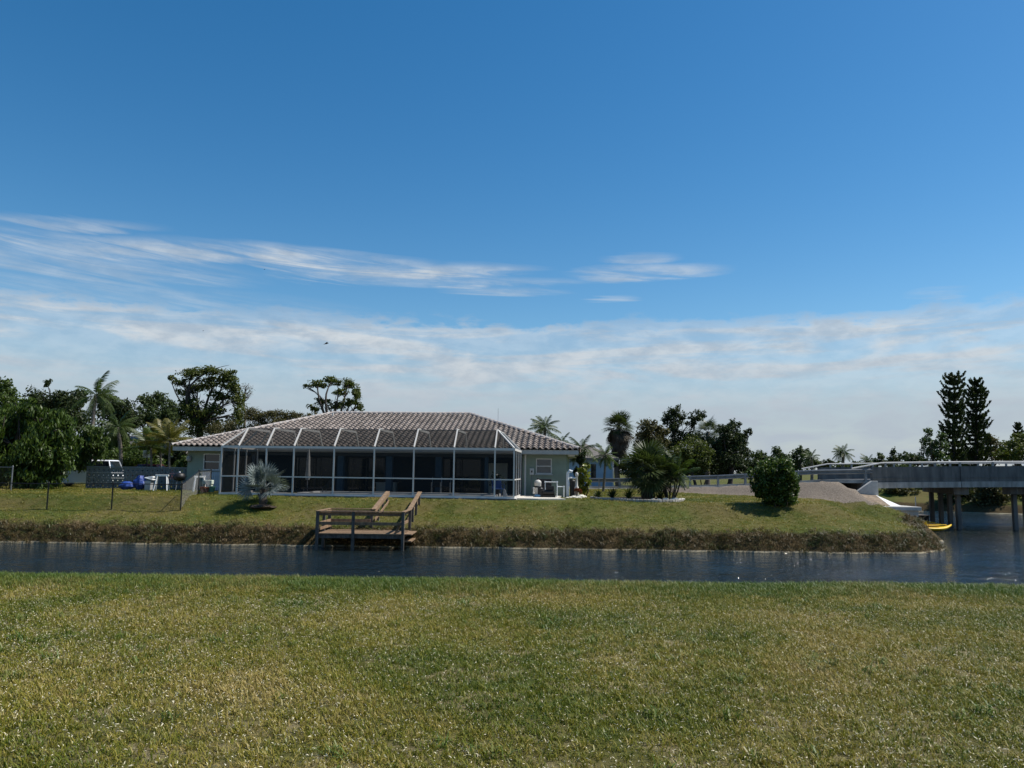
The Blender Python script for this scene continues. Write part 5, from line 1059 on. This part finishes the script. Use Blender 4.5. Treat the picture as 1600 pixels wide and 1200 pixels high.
def araucaria(px, Y, top, wpx, label):
    base = fp(px, Y); tp_ = at(px+1, top, Y); o = empty('columnar_pine', base, label, 'tree', 'columnar pines'); MB().tube([base-Vector((0, 0, .2)), base.lerp(tp_, .5), tp_], [.30, .2, .05], 9).build('trunk', bark2, o)
    H = tp_.z-base.z; Cs, As = [], []; lim = MB(); tiers = 27; Rm = wpx*Y/F
    for i in range(tiers):
        f = min(1, max(.08, .10+.90*i/(tiers-1)+RNG.normal(0, .006))); z = base.z+H*f; r_ = Rm*(1.0 if f < .9 else 1.0-.35*(f-.9)/.1)*RNG.uniform(.72, 1.1)*(1-.12*f); nb_ = int(RNG.integers(6, 9))
        for k in range(nb_):
            a = k*2*math.pi/nb_+i*.5+RNG.normal(0, .15); rr = r_*RNG.uniform(.6, 1.15); c = Vector((base.x+(tp_.x-base.x)*f, base.y, z+RNG.normal(0, .07))); d = Vector((math.cos(a), math.sin(a), 0)); e = c+d*rr+Vector((0, 0, rr*.45+.1)); m1 = c+d*rr*.7+Vector((0, 0, .06*rr))
            lim.tube([c, m1, e], [.03, .025, .012], 4, False); nn = 120
            t_ = RNG.random(nn)**.75; P_ = np.where((t_ < .6)[:, None], np.array(c)+(np.array(m1)-np.array(c))*(t_/.6)[:, None], np.array(m1)+(np.array(e)-np.array(m1))*((t_-.6)/.4)[:, None]); P_ = P_+RNG.normal(size=(nn, 3))*.055
            Cs.append(P_); As.append(np.tile(np.array(e-m1), (nn, 1))+RNG.normal(size=(nn, 3))*.25)
    lim.build('limbs', bark2, o); C = np.concatenate(Cs); Vv, Ff = leaves(C, .24, .42, None, np.concatenate(As)); link('crown', npmesh('crown', Vv-np.array(base), Ff, RNG.random(len(Ff))), LM['dark'], o)
araucaria(1490, 86, 590, 23, 'taller of two dark columnar pines behind the bridge'); araucaria(1525, 88, 597, 21, 'slightly shorter dark columnar pine of the pair behind the bridge')
araucaria(1590, 140, 663, 8, 'small faraway conifer above the thicket past the columnar pines')
for px, Y, lobes, lm, lb in [(1550, 90, [(1548,690,14,10),(1538,705,16,12),(1560,708,18,12),(1545,684,8,6)], 'olive', 'dense bushy tree just right of the columnar pines'), (1585, 84, [(1580,695,16,12),(1598,688,18,14),(1575,710,20,11),(1605,705,24,18)], 'oak', 'golden green thicket tree behind the right stretch of the bridge rail'), (1625, 86, [(1620,685,20,16),(1640,695,24,20)], 'broad', 'leafy tree rising past the far stretch of the bridge'), (1508, 92, [(1500,712,20,9),(1520,714,18,8)], 'dark', 'dark thicket at the feet of the columnar pines')]:
    tree('thicket_tree', lb, 'tree', px, Y, lobes, lm, .30, 2.0, .16, 'thicket trees beyond the bridge', twigs=2)
for i, (px, lb) in enumerate([(1405, 'dim bush under the bridge beside the abutment slab'), (1445, 'dim bush under the bridge behind the first piles'), (1520, 'dark bank bush seen past the front pile'), (1548, 'tall dark bank bush in the middle of the open span'), (1572, 'dark bank bush leaning over the far water'), (1598, 'dark bank bush behind the second row of piles'), (1630, 'dark bank bush past the second row of piles'), (1490, 'dark bank bush behind the pile cap')]):
    Y = 72+(i % 3)*1.5+(6 if px < 1470 else 0); tree('bank_bush', lb, 'bush', px, Y, [(px-10,770,20,18),(px+12,774,20,16),(px,788,24,12),(px+2,758,18,12)] if px > 1470 else [(px-10,764,20,10),(px+10,768,20,10),(px,778,24,10)], 'dark' if i % 3 else 'olive', .26, 1.9, .06, 'bushes on the far bank under the bridge', stems=2)

# ------------------------------------------------------------------ birds
def bird(px, py, Y, span, label):
    c = at(px, py, Y); o = empty('bird', c, label, 'bird', None); bm_ = mat('bird_plumage', (.035, .028, .022), .8, .3, 8); M = Matrix.Rotation(R(25), 3, 'Z') @ Matrix.Rotation(R(-14), 3, 'Y'); s_ = span
    def P(x, y, z): return c+M @ Vector((x*s_, y*s_, z*s_))
    MB().tube([P(-.30, 0, -.02), P(-.2, 0, 0), P(-.05, 0, .02), P(.12, 0, .02), P(.2, 0, .035), P(.27, 0, .03), P(.32, 0, .015)], [.02*s_, .05*s_, .07*s_, .065*s_, .04*s_, .035*s_, .006*s_], 8).build('body', bm_, o, smooth=True)
    for y in (-1, 1): MB().add([P(.12, y*.04, .03), P(.16, y*.24, .16), P(.06, y*.5, .13), P(-.10, y*.48, .10), P(-.08, y*.24, .12), P(-.10, y*.04, .02), P(.03, y*.24, .175), P(.02, y*.04, .055)], [(0, 1, 6, 7), (7, 6, 4, 5), (1, 2, 6), (6, 2, 3), (6, 3, 4), (0, 5, 4, 1), (1, 4, 3, 2)]).build('wing', bm_, o)
    MB().add([P(-.24, -.03, 0), P(-.24, .03, 0), P(-.44, .07, -.03), P(-.44, -.07, -.03), P(-.34, 0, .015)], [(0, 1, 4), (1, 2, 4), (2, 3, 4), (3, 0, 4), (3, 2, 1, 0)]).build('tail', bm_, o)
bird(510, 537, 60, .62, 'dark bird gliding in the pale cloud above the house'); bird(413.5, 421, 150, .5, 'tiny far bird up among the wispy clouds'); bird(317.5, 517, 160, .5, 'tiny far bird before the low cloud bank')

# ------------------------------------------------------------------ grass (uncountable)
def blade_mat(name, cols, P_scale=.45, trans=.25):
    m = bpy.data.materials.new(name); m.use_nodes = True; t = NT(m.node_tree); b = m.node_tree.nodes['Principled BSDF']
    oi = t.n('ShaderNodeObjectInfo'); r_ = oi.outputs['Random']; P = oi.outputs['Location']; big = t.noise(P, P_scale, 4, .6); at_ = t.n('ShaderNodeAttribute', attribute_name='rnd').outputs['Fac']
    v = t.m('ADD', t.m('MULTIPLY', t.m('SUBTRACT', big, .5), 2.3), t.m('ADD', t.m('MULTIPLY', r_, .45), t.m('MULTIPLY', at_, .5)), clamp=True)
    c = t.ramp(v, [(i/(len(cols)-1), x) for i, x in enumerate(cols)]); t.put(b.inputs['Base Color'], c); b.inputs['Roughness'].default_value = .45; b.inputs['Specular IOR Level'].default_value = .35
    tr = t.n('ShaderNodeBsdfTranslucent'); t.put(tr.inputs[0], c); mx = t.n('ShaderNodeMixShader'); mx.inputs[0].default_value = trans; t.put(mx.inputs[1], b.outputs[0]); t.put(mx.inputs[2], tr.outputs[0]); t.put(m.node_tree.nodes['Material Output'].inputs[0], mx.outputs[0]); return m
def tuft(seed, n, rad, h, w, lean, m_, curl=.5):
    rg = np.random.default_rng(seed); V, Fc = [], []
    for _ in range(n):
        a = rg.random()*6.283; rr = rad*rg.random()**.5; p = np.array([rr*math.cos(a), rr*math.sin(a), -.004]); a2 = rg.random()*6.283; d = np.array([math.cos(a2), math.sin(a2), 0]); s_ = np.array([-d[1], d[0], 0])*w*rg.uniform(.6, 1.3)/2; hh = h*rg.uniform(.5, 1.25); ln = lean*rg.uniform(.3, 1.3)
        m1 = p+d*ln*hh*.4+np.array([0, 0, hh*.6]); e = p+d*ln*hh+np.array([0, 0, hh*(1-curl*rg.random()*.6)]); k = len(V); V += [p-s_, p+s_, m1+s_*.8, m1-s_*.8, e]; Fc += [(k, k+1, k+2, k+3), (k+3, k+2, k+4)]
    me = bpy.data.meshes.new('grass_tuft'); me.from_pydata([tuple(v) for v in V], [], Fc); me.update(); a_ = me.attributes.new('rnd', 'FLOAT', 'FACE'); a_.data.foreach_set('value', np.repeat(rg.random(n), 2).astype(np.float32)); me.materials.append(m_); return me
def scatter(name, host_mesh, tufts, density, smin, smax, seed, tilt=.3, align=False):
    host = link(name, host_mesh, None, kind='stuff'); c = bpy.data.collections.new(name+'_source')
    for m_ in tufts: c.objects.link(bpy.data.objects.new(name+'_source', m_))
    ng = bpy.data.node_groups.new(name, 'GeometryNodeTree'); ng.interface.new_socket('Geometry', in_out='INPUT', socket_type='NodeSocketGeometry'); ng.interface.new_socket('Geometry', in_out='OUTPUT', socket_type='NodeSocketGeometry')
    N = ng.nodes; K = ng.links.new; gi, go = N.new('NodeGroupInput'), N.new('NodeGroupOutput'); dp = N.new('GeometryNodeDistributePointsOnFaces'); dp.inputs['Seed'].default_value = seed
    at_ = N.new('GeometryNodeInputNamedAttribute'); at_.data_type = 'FLOAT'; at_.inputs[0].default_value = 'dens'; mu = N.new('ShaderNodeMath'); mu.operation = 'MULTIPLY'; mu.inputs[1].default_value = density; K(at_.outputs[0], mu.inputs[0]); K(mu.outputs[0], dp.inputs['Density'])
    ci = N.new('GeometryNodeCollectionInfo'); ci.inputs[0].default_value = c; ci.inputs[1].default_value = True; ci.inputs[2].default_value = True
    io = N.new('GeometryNodeInstanceOnPoints'); io.inputs['Pick Instance'].default_value = True
    rv = N.new('FunctionNodeRandomValue'); rv.data_type = 'FLOAT_VECTOR'; rv.inputs[0].default_value = (-tilt, -tilt, 0); rv.inputs[1].default_value = (tilt, tilt, 6.283)
    rs_ = N.new('FunctionNodeRandomValue'); rs_.data_type = 'FLOAT'; rs_.inputs[2].default_value = smin; rs_.inputs[3].default_value = smax; rs_.inputs['Seed'].default_value = 5
    K(gi.outputs[0], dp.inputs[0]); K(dp.outputs['Points'], io.inputs['Points']); K(ci.outputs[0], io.inputs['Instance']); K(rv.outputs[0], io.inputs['Rotation']); K(rs_.outputs[1], io.inputs['Scale']); K(io.outputs[0], go.inputs[0])
    md = host.modifiers.new('scatter', 'NODES'); md.node_group = ng; return host
def dens_attr(me, arr): a = me.attributes.new('dens', 'FLOAT', 'POINT'); a.data.foreach_set('value', arr.astype(np.float32))
g1 = blade_mat('lawn_blade', [(.070, .110, .006), (.155, .165, .010), (.27, .225, .028), (.40, .30, .10)])
g2 = blade_mat('dry_bank_blade', [(.060, .082, .014), (.085, .075, .022), (.16, .105, .042), (.22, .15, .07)], .9, .15)
g3 = blade_mat('edge_blade', [(.060, .112, .012), (.095, .15, .018), (.16, .18, .03), (.24, .20, .06)])
wh = mat('bleached_litter', (.68, .61, .43), .7, .35, 20, spec=.2)
xs = np.arange(-13, 13.01, .5); ys = np.arange(2.6, 14.2, .2)
me, P, Z = gridmesh('lawn_grass', xs, ys, nearz); dens_attr(me, np.where((abs(P[:, 0]) < 2.2+P[:, 1]*.80), 1.0, .0)*np.clip(.72+.55*hump(P+2, 2.3)*hump(P, 1.1)+.25*hump(P+7, 4.3), .25, 1))
scatter('lawn_grass', me, [tuft(i, 13, .05, .042, .0055, 1.1, g1) for i in range(5)], 620, .7, 1.35, 1, .25)
me, P, Z = gridmesh('bank_edge_grass', xs, np.arange(10.2, 14.4, .2), nearz); dens_attr(me, np.interp(P[:, 1], [10.2, 11.2, 14], [0, 1, 1]))
scatter('bank_edge_grass', me, [tuft(20+i, 12, .06, .085, .006, .7, g3) for i in range(4)], 260, .6, 1.3, 2, .2)
me, P, Z = gridmesh('lawn_litter', xs, np.arange(2.6, 12.2, .2), lambda P: nearz(P)+.018)
pn_ = .5+.5*np.sin(P[:, 0]*1.3+2*np.sin(P[:, 1]*.9))*np.cos(P[:, 1]*1.1+P[:, 0]*.4); dens_attr(me, np.where(abs(P[:, 0]) < 2.2+P[:, 1]*.8, 1, 0)*(.35+.9*pn_)*np.interp(P[:, 1], [2, 9.5, 11.5], [1, 1, .12]))
lit = []
for i in range(4):
    rg = np.random.default_rng(90+i); b = MB(); L_ = .010+.004*i; b.add([(-L_*.8, 0, 0), (L_*.1, L_*.2, .003), (L_*.8, 0, .004), (-L_*.1, -L_*.22, .004), (0, 0, .007)], [(0, 3, 4), (3, 2, 4), (2, 1, 4), (1, 0, 4)]); m_ = b.mesh('litter'); m_.materials.append(wh); lit.append(m_)
me2, P2, Z2 = gridmesh('lawn_weeds', xs, np.arange(2.6, 12.2, .2), nearz); pw_ = np.sin(P2[:, 0]*.9+1.7*np.sin(P2[:, 1]*.7+1))*np.cos(P2[:, 1]*.8+.5); dens_attr(me2, np.clip(pw_, 0, 1)*np.where(abs(P2[:, 0]) < 2.2+P2[:, 1]*.8, 1, 0)+.04)
scatter('lawn_weeds', me2, [tuft(120+i, 20, .07, .075, .009, 1.3, g3, .9) for i in range(3)], 16, .5, 1.3, 8, .2)
scatter('lawn_litter', me, lit, 600, .28, .95, 3, .8)
xs = np.arange(-34, 28, .35); ys = np.arange(33.4, 58, .25)
me, P, Z = gridmesh('bank_grass', xs, np.arange(33.3, 58, .2), farz); s = sdist(P, LAND); dens_attr(me, np.interp(s, [.02, .12, .55, .9, 1.3], [0, 1, 1, .4, 0])*(Z > .03)*np.where((P[:, 0] > 20.5) & (P[:, 1] > 43), 0, 1))
scatter('bank_grass', me, [tuft(40+i, 18, .13, .07+.03*i, .015, 1.2, g2, .9) for i in range(5)], 70, .45, 1.35, 4, .45)
me, P, Z = gridmesh('far_lawn_grass', xs, ys, farz); s = sdist(P, LAND); rd, rz = roadinfo(P)
uv = np.stack([(P[:, 0]-HO.x)*HU.x+(P[:, 1]-HO.y)*HU.y, (P[:, 0]-HO.x)*HV.x+(P[:, 1]-HO.y)*HV.y], 1)
inh = (uv[:, 0] > .3) & (uv[:, 0] < HW-.3) & (uv[:, 1] > .3) | (uv[:, 0] > cu0-.4) & (uv[:, 0] < cu1+3.0) & (uv[:, 1] > -5.1) & (uv[:, 1] < 3)
emb = rz-.035-.42*np.maximum(0, rd-RHW-.9); isbare = (P[:, 0] > 9.5) & (emb > 1.75)
dens_attr(me, np.where((s > .9) & ~inh & (rd > RHW+.9) & ~isbare & ~((P[:, 0] > 21.5) & (P[:, 1] > 45.5)), 1, 0).astype(float))
scatter('far_lawn_grass', me, [tuft(60+i, 16, .13, .06, .014, 1.2, g1) for i in range(4)], 30, .6, 1.3, 6, .25)
